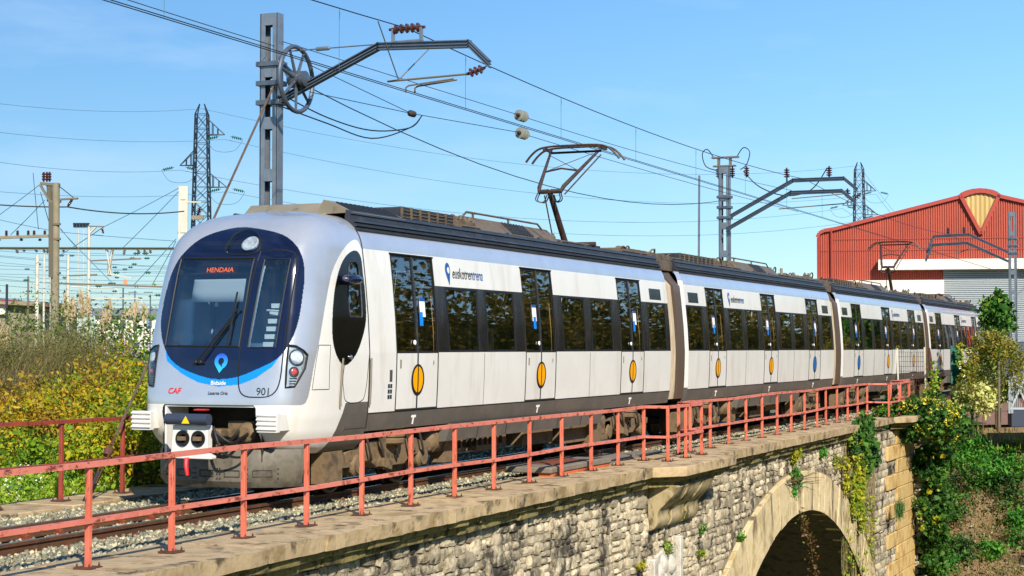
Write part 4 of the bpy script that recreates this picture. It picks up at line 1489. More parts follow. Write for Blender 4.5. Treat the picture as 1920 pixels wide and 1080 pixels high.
surf_tube('cab_joint', [(-2.99 + .0 * i, z) for i, z in enumerate([.9])] + [(float(nose_row(z)[2][0]) + .002, z) for z in np.linspace(1.0, 3.6, 30)], .010, M['seam'], False)
k = MB(); k.lathe(S(-2.33, 1.86, .0), (0, -1, 0), [(0, .03), (.02, .03), (.03, .015)], 12); k.obj('door_lock', M['chrome'], ovo)
# lamp bowls
n_ = SN(-.235, 3.36)
k = MB(); c = S(-.235, 3.358, -.05); k.lathe(c, n_, [(0, .03), (.0, .115), (.03, .12), (.035, .10), (.01, .05), (.02, .0)], 24); k.obj('roof_lamp', M['lamp'], lp)
for sg, par in ((1, hp), (-1, hp2)):
    dq = 0 if sg > 0 else .15
    for q, z, r, mt in ((-1.168 + dq, 1.866, .085, 'lamp'), (-1.15 + dq, 1.684, .046, 'redlens')):
        nn = SN(sg * q, z)
        k = MB(); k.lathe(S(sg * q, z, -.018), nn, [(0, r + .02), (.012, r + .02), (.012, r)], 24); k.obj('lamp_bezel', M['fairing'], par)
        k = MB(); k.lathe(S(sg * q, z, -.006), nn, [(0, r), (.006, r * .8), (.012, r * .4), (.013, 0)], 24); k.obj('lamp_lens', M[mt], par)
    for i in range(4):
        z = 1.60 - i * .032
        surf_tube('lamp_vent', [(sg * (-1.10 + dq), z), (sg * (-1.20 + dq + i * .012), z)], .007, M['fairing'], False, -.012, par)
# cab behind the windscreen
import bmesh
inner = (CZ > 1.38) & (CZ < 3.30) & ~(inpoly(CQ, CZ, [(.80, 3.19), (-.42, 3.17), (-.39, 1.97), (.80, 1.97)]) | inpoly(CQ, CZ, [(-.53, 3.16), (-.94, 3.16), (-.90, 1.95), (-.45, 1.95)]) | inpoly(CQ, CZ, [(-2.0, 3.18), (-2.6, 3.18), (-2.7, 2.3), (-2.0, 2.3)]))
cabin = region('cab_lining', inner, M['cab'], -.10)
k = MB(); k.box(20.46, 20.5, AX - 1.1, AX + 1.1, 1.3, 3.3); k.box(19.0, 20.46, AX - 1.0, AX + 1.0, 1.36, 1.40); k.box(19.35, 20.46, AX - .9, AX + .9, 3.22, 3.26); k.obj('cab_bulkhead', M['cab'], car0)
k = MB(); k.prism([(18.86, 1.40), (18.92, 1.96), (19.5, 2.05), (19.6, 1.4)], 'y', AX - .35, AX + 1.0); k.obj('driver_desk', M['desk'], car0, bevel=.03)
k = MB(); rows = [[S(q, z, -.09) for q in np.linspace(-.27, .52, 8)] for z in (2.60, 2.70, 2.80, 2.90)]; k.sheet(rows)
bl = k.obj('sun_blind', M['blind'], car0)
k = MB(); k.lathe(S(.12, 2.565, -.09), (-1, 0, 0), [(0, .03), (.01, .03), (.012, 0)], 10); k.obj('blind_tab', M['blind'], bl)
k = MB(); rows = [[S(q, z, -.07) for q in np.linspace(-.40, .76, 8)] for z in (2.93, 3.0, 3.1, 3.18)]; k.sheet(rows); hd = k.obj('display_header', M['blackgloss'], car0)
k = MB(); rows = [[S(q, z, -.055) for q in np.linspace(-.15, .50, 8)] for z in (2.965, 3.10)]; k.sheet(rows); dp = k.obj('destination_display', M['band'], car0)
tn = SN(.17, 3.0)


def front_rot(q, z):
    n = SN(q, z); xa = Vector((0, 0, 1)).cross(n).normalized(); ya = n.cross(xa)
    return Matrix(((xa.x, ya.x, n.x, 0), (xa.y, ya.y, n.y, 0), (xa.z, ya.z, n.z, 0), (0, 0, 0, 1)))


text('display_lettering', 'HENDAIA', M['amber'], car0, S(.12, 3.01, -.045), front_rot(.1, 3.02), .095, .001)
k = MB(); k.prism([(19.0, 2.05), (19.05, 2.62), (19.45, 2.62), (19.5, 2.05)], 'y', AX + .52, AX + .9); k.obj('driver_console_pillar', M['blind'], car0, bevel=.04)
k = MB(); k.lathe((19.0, AX + .62, 2.10), (1, 0, 0), [(0, .03), (.0, .10), (.02, .12), (.3, .12)], 18); k.obj('console_drum', M['blind'], car0)
k = MB()
for i in range(6): k.box(19.1 + i * .04, 19.15 + i * .04, AX - .86, AX - .5, 2.0 + i * .10, 2.06 + i * .10)
k.tube([(19.15, AX - .9, 2.45), (19.2, AX - .5, 2.47)], .014, 6)
k.obj('folded_ramp', M['blind'], car0)
# wipers
for a, b, r in (((.235, 1.80), (-.285, 2.46), .010), ((.17, 1.79), (-.25, 2.40), .013)):
    k = MB(); k.tube([S(a[0] + (b[0] - a[0]) * i / 8, a[1] + (b[1] - a[1]) * i / 8, .035) for i in range(9)], r, 6)
    k.obj('wiper_arm', M['rubber'], car0)
k = MB(); k.tube([S(-.20 - .005 * i, 2.02 + i * .075, .03) for i in range(10)], .014, 6); k.tube([S(-.27, 2.44, .05), S(-.29, 2.47, .05)], .02, 6); k.obj('wiper_blade', M['rubber'], car0)
for q in (.24, .17):
    k = MB(); k.lathe(S(q, 1.795, 0), SN(q, 1.8), [(0, .03), (.05, .03), (.06, .02)], 10); k.obj('wiper_pivot', M['rubber'], car0)
# marks on the front
text('lettering', 'Bidaide', M['txtwhite'], car0, S(-.115, 1.535, .008), front_rot(-.1, 1.53), .078, .002)
text('lettering', 'Lasarte Oria', M['txtdark'], car0, S(-.115, 1.408, .006), front_rot(-.1, 1.41), .058, .002, .2)
text('lettering', '901', M['txtdark'], car0, S(-.775, 1.431, .006), front_rot(-.7, 1.43), .135, .002)
text('lettering', 'CAF', M['txtred'], car0, S(.543, 1.432, .008), front_rot(.5, 1.43), .105, .003, .2)
grad = mat('logo_gradient', '28B4F0', rough=.3, coat=.3)
gn = grad.node_tree.nodes; gk = grad.node_tree.links.new
gg = gn.new('ShaderNodeNewGeometry'); gs = gn.new('ShaderNodeSeparateXYZ'); gr = gn.new('ShaderNodeMapRange'); gc = gn.new('ShaderNodeValToRGB')
gr.inputs[1].default_value = 1.67; gr.inputs[2].default_value = 1.90
gc.color_ramp.elements[0].color = hx('2CC4F2'); gc.color_ramp.elements[1].color = hx('2A4FC4')
gk(gg.outputs['Position'], gs.inputs[0]); gk(gs.outputs['Z'], gr.inputs[0]); gk(gr.outputs[0], gc.inputs[0]); gk(gc.outputs[0], gn['Principled BSDF'].inputs['Base Color'])
k = MB(); n = 28; oq = -.125; oz = 1.815
V = []
for r in (.098, .042):
    for i in range(n + 1):
        t = rad(-70) + rad(285) * i / n
        V.append(S(oq - r * math.cos(t), oz + r * math.sin(t), .006))
k.add(V, [(i, i + 1, n + 2 + i, n + 1 + i) for i in range(n)])
k.add([S(q, z, .007) for q, z in ((-.045, 1.76), (-.085, 1.79), (-.165, 1.725), (-.115, 1.665))], [(0, 1, 2, 3)])
k.obj('logo_mark', grad, car0, fixn=False)
# mirror, buffers, coupler, plough
k = MB(); m0 = S(-1.98, 2.88)
k.lathe(m0 + Vector((-.05, .02, 0)), (-.3, -1, 0), [(0, .05), (.05, .07), (.14, .075), (.2, .06), (.22, 0)], 14)
k.lathe(m0 + Vector((-.12, -.16, 0)), (1, -.1, .02), [(-.05, 0), (-.02, .05), (.05, .07), (.16, .065), (.24, .04), (.26, 0)], 14)
k.obj('rear_view_mirror', M['navy'], car0)
k = MB(); m0 = S(1.98, 2.88); k.lathe(m0, (-.3, 1, 0), [(0, .05), (.05, .07), (.16, .075), (.22, .05), (.24, 0)], 14); k.obj('rear_view_mirror', M['navy'], car0)
for s in (-1, 1):
    y = AX + .01 + s * .935
    k = MB(); k.box(18.50, 18.58, y - .145, y + .145, .93, 1.175); k.box(18.58, 19.0, y - .12, y + .12, .945, 1.16)
    for i in range(4): k.prism([(18.50, .95 + i * .058), (18.475, .965 + i * .058), (18.475, .98 + i * .058), (18.50, .995 + i * .058)], 'y', y - .145, y + .145)
    k.obj('anti_climber', M['white'], car0, bevel=.006)
k = MB(); k.box(18.72, 19.6, AX - .72, AX + .76, .55, 1.262)
rec = k.obj('coupler_recess', M['underdark'], car0)
bm = bmesh.new(); bm.from_mesh(rec.data)
bmesh.ops.delete(bm, geom=[f for f in bm.faces if f.calc_center_median().x < 18.75 or f.calc_center_median().z < .6], context='FACES'); bm.to_mesh(rec.data); bm.free()
k = MB(); k.prism([(18.66, .64), (18.66, 1.24), (19.15, 1.24), (19.15, .64)], 'y', AX + .66, AX + .69); k.box(18.66, 19.2, AX - .69, AX + .69, 1.235, 1.255)
k.obj('recess_lining', M['white'], car0)
k = MB()
for i in range(6):
    y = AX - .55 + i * .13
    k.tube(spline([(19.4, y, 1.15 - .05 * i), (19.0, y + .05, 1.1 - R.uniform(0, .3)), (18.7, y + .1, .85), (18.4, y * .5 - .2, .8), (18.3, AX - .28, .95)], 6), .022, 7)
k.obj('coupler_hose', M['rubber'], car0)
k = MB(); k.box(18.9, 19.5, AX - .5, AX - .1, .75, 1.05); k.lathe((18.8, AX - .42, .9), (1, 0, 0), [(0, .1), (.05, .14), (.3, .14), (.35, .1)], 14); k.box(18.7, 19.3, AX - .12, AX + .12, .72, .95)
k.obj('coupler_shank', M['under'], car0, bevel=.02)
cp = MB(); cp.prism([(AX - .24, 1.02), (AX - .24, .66), (AX - .30, .64), (AX - .30, .60), (AX + .30, .60), (AX + .30, .66), (AX + .27, 1.02)], 'x', 18.22, 18.34)
coup = cp.obj('coupler', M['roofbox'], car0, bevel=.01)
coup.data.materials[0] = M['white']
for y in (-.115, .115):
    k = MB(); k.lathe((18.215, AX + y, .855), (-1, 0, 0), [(0, .10), (.015, .10), (.015, .08), (.0, .05), (.0, 0)], 22); k.obj('coupler_cone', M['rubber'], coup)
    k = MB(); k.box(18.16, 18.21, AX + y - .05, AX + y + .05, .83, .88); k.obj('coupler_hook', M['under'], coup)
k = MB(); k.lathe((18.17, AX - .30, 1.095), (0, 1, 0), [(0, .0), (.0, .07), (.62, .07), (.62, 0)], 18); k.obj('electric_coupler_cover', M['darkblue'], coup)
k = MB(); k.add([(18.098, AX + .06, 1.045), (18.098, AX - .06, 1.045), (18.10, AX, 1.14)], [(0, 1, 2)]); k.obj('warning_sign', M['warn'], coup, fixn=False)
k = MB(); k.tube([(18.2, AX + .02, .60), (18.15, AX + .02, .60), (18.12, AX, .52), (18.12, AX - .02, .40)], [.02, .03, .03, .024], 8); k.obj('release_handle', M['red'], coup)
k = MB(); k.tube(spline([(18.3, AX - .28, 1.0), (18.25, AX - .36, .85), (18.3, AX - .42, .68), (18.5, AX - .55, .62), (18.7, AX - .62, .75)], 6), .016, 7); k.obj('brake_hose', M['rubber'], coup)
k = MB(); k.box(18.35, 18.45, AX - .12, AX + .05, 1.2, 1.215); k.obj('uncoupling_lever', M['red'], coup)
k = MB()
rows = []
for z, dx in ((.70, .05), (.62, .0), (.30, -.02), (.22, .04)):
    rows.append([(18.60 + dx + .55 * (abs(t) ** 3.2), AX + t * (1.10 - max(0, .4 - z) * .3), z) for t in np.linspace(-1, 1, 25)])
k.sheet(rows)
k.sheet([rows[0], [(x + .3, y, z) for x, y, z in rows[0]]])
plow = k.obj('snow_plough', M['skirt'], car0, fixn=False)
plow.data.materials[0] = M['plough']
for i in range(5):
    y = AX + .72 - i * .36
    k = MB()
    for a, b in (((-.1, .44), (.1, .44)), ((-.1, .36), (.1, .36)), ((-.1, .36), (-.1, .44)), ((.1, .36), (.1, .44))):
        k.tube([(18.575 + .55 * abs((y + a[0]) / 1.1) ** 3.2, y + a[0], a[1]), (18.575 + .55 * abs((y + b[0]) / 1.1) ** 3.2, y + b[0], b[1])], .006, 4)
    for dy in (-.16, .16):
        for z in (.34, .40, .46): k.lathe((18.572 + .55 * abs((y + dy) / 1.1) ** 3.2, y + dy, z), (-1, 0, 0), [(0, .01), (.01, .008)], 6)
    k.obj('plough_slot', M['underdark'], plow)
k = MB(); k.bar((20.0, AX - 1.13, .93), (20.55, AX - 1.13, .93), .14, .03); k.box(19.98, 20.0, AX - 1.2, AX - 1.0, .9, 1.1); k.box(20.55, 20.57, AX - 1.2, AX - 1.0, .9, 1.1); k.obj('cab_step', M['chrome'], car0)
# rows of signs by the first door
k = MB()
for i in range(2):
    for j in range(3): slab(k, 21.16 + i * .07, 21.215 + i * .07, 1.28 + j * .075, 1.335 + j * .075, -1, .004, .003)
k.obj('pictogram', M['txtdark'], car0)
k = MB(); slab(k, 21.2, 21.28, 1.52, 1.68, -1, .006, .006); k.obj('external_handle', M['chrome'], car0)

# ------------------------------------------------ following cars
car1 = thing('train_car', 'second car of the white train, next behind the leading car', 'train car', (JT + 7.57, AX, 0), GRP)
xs, xe = JT + .70, JT + PITCH - .53
d1 = [22.07 + PITCH + DSP * i for i in range(3)]
car_body(car1, xs, xe, d1, False)
for i, d in enumerate(d1):
    make_door(car1, d, -1, ['yellow', 'yellow', 'blue'][i], [-2, -2, 1][i]); make_door(car1, d, 1, 'yellow', 0)
end_caps(car1, xs, True)
gangway(car1, JT + PITCH - .53, JT + PITCH + .52)
bogie(car1, JT + 2.6); bogie(car1, JT + PITCH - 2.6)
for s in (-1, 1): air_tank(car1, JT + 4.2, JT + 4.85, s)
roof_block(car1, xs + 1.0, xs + 3.6, 'mesh'); roof_block(car1, xs + 5.4, xs + 9.3, 'ac')
k = MB(); k.box(xs + 11, xs + 13.6, AX - .8, AX + .4, 3.80, 3.95)
for i in range(5): k.lathe((xs + 11.2 + i * .45, AX - .8, 3.93), (.3, 1, 0), [(0, .05), (1.1, .05)], 8)
k.obj('roof_resistor', M['roofgear'], car1, bevel=.01)


roof_clutter(car1, xs + .1, xs + 1.0, 4); roof_clutter(car1, xs + 3.6, xs + 5.4, 6); roof_clutter(car1, xs + 9.4, xs + 11.0, 8); roof_clutter(car1, xs + 11.0, xe - .1, 9)


def set_emblems(car, cols):
    near = sorted([o for o in car.children if o.name.startswith('door') and not o.name.startswith('door_') and (o.bound_box[0][1] + o.bound_box[6][1]) / 2 < 0], key=lambda o: o.bound_box[0][0])
    for o, c in zip(near, cols):
        for e in o.children:
            if e.name.split('.')[0] == 'emblem':
                e.material_slots[0].link = 'OBJECT'; e.material_slots[0].material = M[c]


car2 = copy_tree(car1); car2.location.x += PITCH
car2['label'] = 'third car of the white train, between the second and the rearmost car'
set_emblems(car2, ['blue', 'yellow', 'yellow'])
car3 = copy_tree(car1); car3.location.x += 2 * PITCH
car3['label'] = 'rearmost car of the white train, partly hidden by trees before the red hall'
for o in list(car3.children):
    if o.name.startswith('gangway'):
        for c in list(o.children): bpy.data.objects.remove(c)
        bpy.data.objects.remove(o)
set_emblems(car3, ['yellow', 'yellow', 'yellow'])
bpy.context.view_layer.update()
lettering(car1, d1[0] + 1.18, 3.10, -1)
lettering(car2, d1[1] + PITCH + 1.18, 3.10, -1)
lettering(car3, d1[1] + 2 * PITCH + 1.18, 3.10, -1)
pantograph(car3, d1[0] + 2 * PITCH - 3.2)
k = MB(); xe3 = xe + 2 * PITCH
k.sheet([[(xe3 + dx, AX + y * f, z) for y, z in [(-1.2, .9), (-1.25, 1.9), (-1.13, 3.33), (-.9, 3.7), (0, 3.82), (.9, 3.7), (1.13, 3.33), (1.25, 1.9), (1.2, .9)]] for dx, f in ((0, 1), (1.0, .97), (1.6, .8), (1.9, .3))])
k.obj('rear_cab_nose', M['silver'], car3)

# ================================================================== OVERHEAD LINE
def insulator(mb, p, q, r=.075, n=3, mi=0):
    p = Vector(p); q = Vector(q); d = q - p; L_ = d.length
    prof = [(0, .022)]
    for i in range(n):
        a = L_ * (.12 + .76 * (i + .1) / n); b = L_ * (.12 + .76 * (i + .75) / n)
        prof += [(a, .03), ((a + b) / 2, r), (b, r * .8), (b + .005, .03)]
    prof += [(L_, .022)]
    mb.lathe(p, d, prof, 14, mi)


def mast(label, x, y, h, arm, sgn, twin=False, base=-.1):
    t = thing('catenary_mast', label, 'mast', (x, y, base), 'masts of the overhead line')
    for s in (-1, 1):
        m = MB(); cy_ = y + s * .115
        m.box(x - .09, x + .09, cy_ - .012 + s * .045, cy_ + .012 + s * .045, base, h)
        m.box(x - .09, x - .078, cy_ - .045, cy_ + .045, base, h - .001); m.box(x + .078, x + .09, cy_ - .045, cy_ + .045, base, h - .001)
        m.obj('column', M['galv'], t, smooth=False)
    z = h - .10; i = 0
    while z > base + .3:
        for bx_ in (x - .096, x + .090):
            m = MB(); m.box(bx_, bx_ + .006, y - .09, y + .09, z - .1, z + .1); m.obj('batten_plate', M['galv'], t, smooth=False)
        z -= .86
    A = [Vector((x - .02, y + (-sgn if False else 0) + dy, zz)) for dy, zz in arm]
    for k in range(2 if twin else 1):
        m = MB(); o_ = Vector((-.30 * k, 0, -.40 * k))
        for a, b in zip(A[:-1], A[1:]):
            d = (b - a).normalized() * .02
            m.bar(a + o_ - d, b + o_ + d, .09, .02, mi=0)
            m.bar(a + o_ - d + Vector((0, 0, .05)), b + o_ + d + Vector((0, 0, .05)), .11, .018); m.bar(a + o_ - d - Vector((0, 0, .05)), b + o_ + d - Vector((0, 0, .05)), .11, .018)
            m.bar(a + o_, b + o_, .02, .10)
        m.obj('cantilever_arm', M['galvdark'], t, smooth=False)
    for zz in (arm[0][1] - .02, arm[0][1] + .62, arm[0][1] + .30):
        m = MB(); m.box(x - .14, x + .14, y - .22, y + .22, zz - .04, zz + .04); m.obj('clamp', M['galvdark'], t, bevel=.005)
    return t


def wire(label, pts, r, mt='wire', name='overhead_wire', group='overhead wires', cat='wire'):
    m = MB(); m.tube(pts, r, 5)
    return tag(m.obj(name, M[mt], None), label, cat, group)


MX, MYY = 24.44, 2.6
SUP = [-2.3, MX, 51.2, 78.9, 106]
m1 = mast('tall grey twin channel mast with pulley wheel behind the train nose', MX, MYY, 7.5, [(-.15, 6.04), (-2.0, 6.82), (-3.60, 6.75), (-3.94, 6.42)], -1)
# pulley wheel
wl = MB(); wc = Vector((MX - .1, 2.07, 6.37)); n = 36; R0 = .53
ring = [wc + Vector((math.cos(2 * math.pi * i / n) * R0, 0, math.sin(2 * math.pi * i / n) * R0)) for i in range(n + 1)]
wl.tube(ring, .038, 8, caps=False)
wl.obj('pulley_wheel', M['galvdark'], m1)
for i in range(7):
    s_ = MB(); t = 2 * math.pi * i / 7 + .2
    s_.tube([wc, wc + Vector((math.cos(t) * R0, 0, math.sin(t) * R0))], [.035, .022], 6); s_.obj('wheel_spoke', M['galvdark'], m1)
s_ = MB(); s_.lathe(wc - Vector((0, .2, 0)), (0, 1, 0), [(0, .05), (.02, .13), (.1, .13), (.12, .09), (.18, .09), (.2, .14), (.3, .14), (.36, .05)], 16); s_.obj('wheel_hub', M['galvdark'], m1)
s_ = MB(); s_.bar(wc + Vector((0, .1, 0)), (MX, MYY - .1, 6.85), .09, .05); s_.bar(wc + Vector((0, -.1, -.05)), (MX, MYY - .1, 6.75), .07, .05); s_.obj('wheel_bracket', M['galvdark'], m1)
# messenger support, register tube, steady arms
s_ = MB()
s_.tube([(MX, .35, 6.86), (MX, .35, 7.08)], .035, 6); s_.tube([(MX, -.15, 6.86), (MX, -.15, 7.08)], .035, 6); s_.tube([(MX, .38, 6.86), (MX, -.18, 6.86)], .035, 6); s_.obj('insulator_bracket', M['galv'], m1)
s_ = MB(); insulator(s_, (MX, .42, 7.08), (MX, -.22, 7.08), .08, 5); s_.obj('insulator', M['porcelain'], m1)
s_ = MB(); s_.tube([(MX, .45, 6.25), (MX, -.95, 6.28)], .018, 6); s_.obj('register_tube', M['brownpole'], m1)
s_ = MB(); insulator(s_, (MX, -.95, 6.28), (MX, -1.26, 6.36), .075, 3); s_.tube([(MX, -1.26, 6.36), (MX, -1.34, 6.44)], .012, 5); s_.obj('insulator', M['porcelain'], m1)
for dy, dx in ((.12, 0), (.02, .12)):
    s_ = MB(); s_.tube([(MX + dx, -.72, 6.22), (MX + dx, dy - .05, 6.16), (MX + dx, dy, 6.13), (MX + dx, dy, 6.05)], .014, 6); s_.obj('steady_arm', M['brownpole'], m1)
for a in ((MX - 1.0, .1, 7.02), (MX + 1.0, .1, 7.0)):
    s_ = MB(); s_.tube([a, (MX, .25, 6.26)], .010, 5); s_.obj('stay_rod', M['brownpole'], m1)
s_ = MB(); s_.tube([(MX, 2.5, 6.86), (MX, .62, 6.86)], .012, 5); s_.lathe((MX, 1.5, 6.86), (0, 1, 0), [(0, .01), (.02, .035), (.25, .035), (.27, .01)], 8); s_.obj('tie_rod', M['galv'], m1)
for k in range(2):
    s_ = MB(); s_.tube(spline([(MX, 2.4, 5.95 + .2 * k), (MX + .8, 2.0, 5.75 + .1 * k), (MX + 2.2, 1.9, 5.65 + .14 * k), (MX + 3.6, 1.85, 6.0), (MX + 4.1, 1.85, 6.28)], 6), .012, 5); s_.obj('jumper_cable', M['wire'], m1)

m2 = mast('lattice like grey mast with twin arms and switch rising behind the second car', 51.2, 2.6, 7.55, [(-.15, 6.0), (-2.15, 7.05), (-3.70, 7.05), (-4.1, 6.7)], -1, True)
s_ = MB(); s_.box(51.1, 51.3, 2.25, 2.95, 7.56, 7.60); s_.box(51.15, 51.25, 2.38, 2.45, 7.60, 7.82); s_.box(51.15, 51.25, 2.75, 2.82, 7.60, 7.82); s_.box(51.12, 51.28, 2.15, 3.0, 7.82, 7.87); s_.obj('switch_frame', M['brownpole'], m2)
for y in (2.35, 2.8, 1.9):
    s_ = MB(); insulator(s_, (51.2, y, 7.2), (51.2, y, 7.55), .09, 4); s_.obj('insulator', M['porcelain'], m2)
for k, c in enumerate(((51.2, 2.95, 7.86), (51.2, 2.2, 7.86))):
    s_ = MB(); s_.tube(spline([c, (c[0], c[1] + (.2 if k == 0 else -.2), 8.12), (c[0], c[1] + (.36 if k == 0 else -.4), 7.98), (c[0], c[1] + (.25 if k == 0 else -.3), 7.6), (c[0], c[1] - .1, 7.45)], 6), .016, 5); s_.obj('jumper_cable', M['wire'], m2)
s_ = MB(); s_.tube([(51.0, 3.35, 7.3), (51.0, 3.4, 2.0), (51.0, 3.45, 0)], .035, 6); s_.obj('cable_conduit', M['galv'], m2)
for y in (.65, -.65):
    s_ = MB(); insulator(s_, (51.2, y, 7.1), (51.2, y, 7.45), .10, 4); s_.tube([(51.2, y, 7.0), (51.2, y, 7.1)], .03, 6); s_.obj('insulator', M['porcelain'], m2)
s_ = MB(); insulator(s_, (51.2, -1.2, 6.75), (51.2, -1.2, 6.45), .09, 3); s_.obj('insulator', M['porcelain'], m2)
s_ = MB(); s_.tube([(51.2, .9, 6.2), (51.2, -1.1, 6.3), (51.2, -1.35, 6.36)], .018, 6); s_.tube([(51.2, .5, 6.5), (51.2, -1.3, 6.6)], .016, 6); s_.obj('register_tube', M['brownpole'], m2)
s_ = MB(); insulator(s_, (51.2, -1.35, 6.4), (51.2, -1.6, 6.6), .08, 3); s_.obj('insulator', M['porcelain'], m2)
s_ = MB(); s_.tube(spline([(51.2, 2.0, 7.4), (51.2, 1.5, 6.9), (51.2, .7, 6.6), (51.2, -.1, 6.75), (51.2, -.6, 7.4)], 6), .018, 5); s_.obj('jumper_cable', M['wire'], m2)

m3 = mast('narrow grey mast in front of the red hall at the right edge', 78.9, -2.6, 8.0, [(.15, 6.2), (1.9, 7.05), (3.45, 7.0), (3.75, 6.3)], 1, True, -.9)
for y in (.2, -.5):
    s_ = MB(); insulator(s_, (78.9, y, 7.1), (78.9, y, 7.4), .10, 3); s_.obj('insulator', M['porcelain'], m3)
s_ = MB(); s_.tube([(78.9, 1.1, 6.2), (78.9, -.3, 6.25), (78.9, -.9, 6.5), (78.9, -1.5, 6.35)], .02, 6); s_.obj('register_tube', M['brownpole'], m3)

for k, dy in enumerate((.05, .13)):
    wire(('nearer', 'farther')[1 - k if False else k] + ' of the two dark contact wires running above the train', [(x, dy - .05, 6.05) for x in np.linspace(1.5, 112, 60)], .0075, 'wire', 'contact_wire', 'contact wires above the track')
mp_ = []
for a, b in zip(SUP[:-1], SUP[1:]): mp_ += sagline((a, .1, 7.08), (b, .1, 7.08), .28, 16)[:-1]
wire('dark messenger wire with vertical droppers, highest wire over the train', mp_, .0095, 'wire', 'messenger_wire')


def mz(x):
    for a, b in zip(SUP[:-1], SUP[1:]):
        if a <= x <= b: t = (x - a) / (b - a); return 7.08 - 4 * .28 * t * (1 - t)


dz = None
for a, b in zip(SUP[:-1], SUP[1:]):
    for i in range(6):
        x = a + (b - a) * (i + .5) / 6
        m = MB(); z1 = mz(x)
        m.tube([(x, .1, z1), (x, .1, z1 - .06), (x, .1, 6.06)], .004, 4)
        m.tube([(x, .1, z1 - .02), (x + .02, .1, z1 - .08), (x, .1, z1 - .2)], .004, 4)
        tag(m.obj('dropper', M['wireteal'], None), 'thin vertical dropper hanging between messenger and contact wire', 'dropper', 'droppers of the overhead line')
wire('feeder wire reaching the tall mast from the upper left corner', sagline((8, 2.45, 7.15), (MX, 2.5, 6.95), .06), .007, 'wire', 'feeder_wire')
IA = Vector((32.8, 1.74, 6.83)); IB = Vector((32.8, 1.72, 6.46))
wire('upper tension wire from the mast to its glass insulator', sagline((MX, 2.4, 7.03), IA, .0), .007, 'wire', 'tension_wire')
wire('upper tension wire beyond its glass insulator', sagline(IA + Vector((.5, -.04, -.02)), (51.2, .5, 6.75), .1), .007, 'wire', 'tension_wire')
for dz_, w_ in ((-.05, 'lower'), (.1, 'upper')):
    wire(w_ + ' of two tension wires from the pulley wheel to the clamp', [(MX + .2, 2.0, 6.35 + dz_ * 3), (28.3, 1.95, 6.30)], .007, 'wire', 'tension_wire')
s_ = MB(); s_.lathe((28.2, 1.95, 6.30), (1, -.02, -.02), [(0, .02), (.05, .06), (.2, .06), (.25, .02)], 10)
tag(s_.obj('wire_clamp', M['panto'], None), 'small dark clamp joining the tension wires right of the pulley wheel', 'clamp')
wire('lower tension wire from the clamp to its glass insulator', [(28.3, 1.95, 6.30), tuple(IB)], .007, 'wire', 'tension_wire')
wire('lower tension wire beyond its glass insulator', sagline(IB + Vector((.5, -.04, -.02)), (51.2, .3, 6.1), .05), .007, 'wire', 'tension_wire')
for I_, nm in ((IA, 'upper'), (IB, 'lower')):
    t = thing('glass_insulator', nm + ' of two round glass disc insulators hanging in the tension wires', 'insulator', I_, 'glass disc insulators')
    for i in range(3):
        s_ = MB(); s_.lathe(I_ + Vector((.06 + i * .13, 0, 0)), (1, -.07, -.03), [(0, .03), (.02, .112), (.035, .118), (.045, .10), (.05, .08), (.055, .09), (.065, .03), (.10, .03)], 24); s_.obj('glass_disc', M['insglass'], t)
    s_ = MB(); s_.lathe(I_ - Vector((.08, 0, 0)), (1, -.07, -.03), [(0, .012), (.06, .02), (.1, .042), (.52, .042), (.56, .02), (.6, .015)], 10); s_.obj('end_fitting', M['panto'], t)
wire('slack cable sagging from the tall mast to the second mast', sagline((MX, 2.2, 6.40), (51.2, 2.45, 6.55), .85), .010, 'wire', 'slack_cable')
# guy rope
guy = thing('guy_rope', 'rusty brown guy rope slanting from the tall mast to its ground anchor', 'guy rope', (19.15, 2.25, -.1))
g1 = Vector((MX - .1, 2.5, 6.28)); g0 = Vector((19.15, 2.25, -.05))
s_ = MB(); a = g0.lerp(g1, .13); s_.tube([a, g1], .019, 6); s_.obj('rope', M['rope'], guy)
s_ = MB(); d = (g1 - g0).normalized()
for o_ in (-.05, .05): s_.tube([g0 + d * .25 + Vector((o_ * .6, o_, 0)), g0 + d * .85 + Vector((o_ * .6, o_, 0)), a], .012, 5)
s_.lathe(g0 + d * .72, d, [(0, .05), (.08, .07), (.12, .05)], 8); s_.obj('turnbuckle', M['rust'], guy)
s_ = MB(); s_.tube([g0 - d * .1, g0 + d * .42], .045, 8); s_.obj('anchor_sleeve', M['rubber'], guy)


# ================================================================== YARD AND PYLONS BEHIND
def lattice_tower(t, b, w0, w1, h, bars=.06, n=13):
    """four legs with crossed bracing; b = base centre"""
    def c(k, z):
        w = (w0 + (w1 - w0) * z / h) / 2
        sx, sy = ((-1, -1), (1, -1), (1, 1), (-1, 1))[k]
        u = RT * (sx * w); v = Vector((FW.x, FW.y, 0)).normalized() * (sy * w)
        return b + u + v + Vector((0, 0, z))
    for k in range(4):
        m = MB(); m.bar(c(k, 0), c(k, h), bars * 1.5, bars * 1.5); m.obj('leg', M['lattice'], t)
    for i in range(n):
        m = MB(); za, zb = h * i / n, h * (i + 1) / n
        for k in range(4):
            l = (k + 1) % 4
            m.bar(c(k, za), c(l, zb), bars, bars * .6); m.bar(c(l, za), c(k, zb), bars, bars * .6); m.bar(c(k, zb), c(l, zb), bars, bars * .6)
        o = m.obj('bracing', M['lattice'], t); o['kind'] = 'stuff'


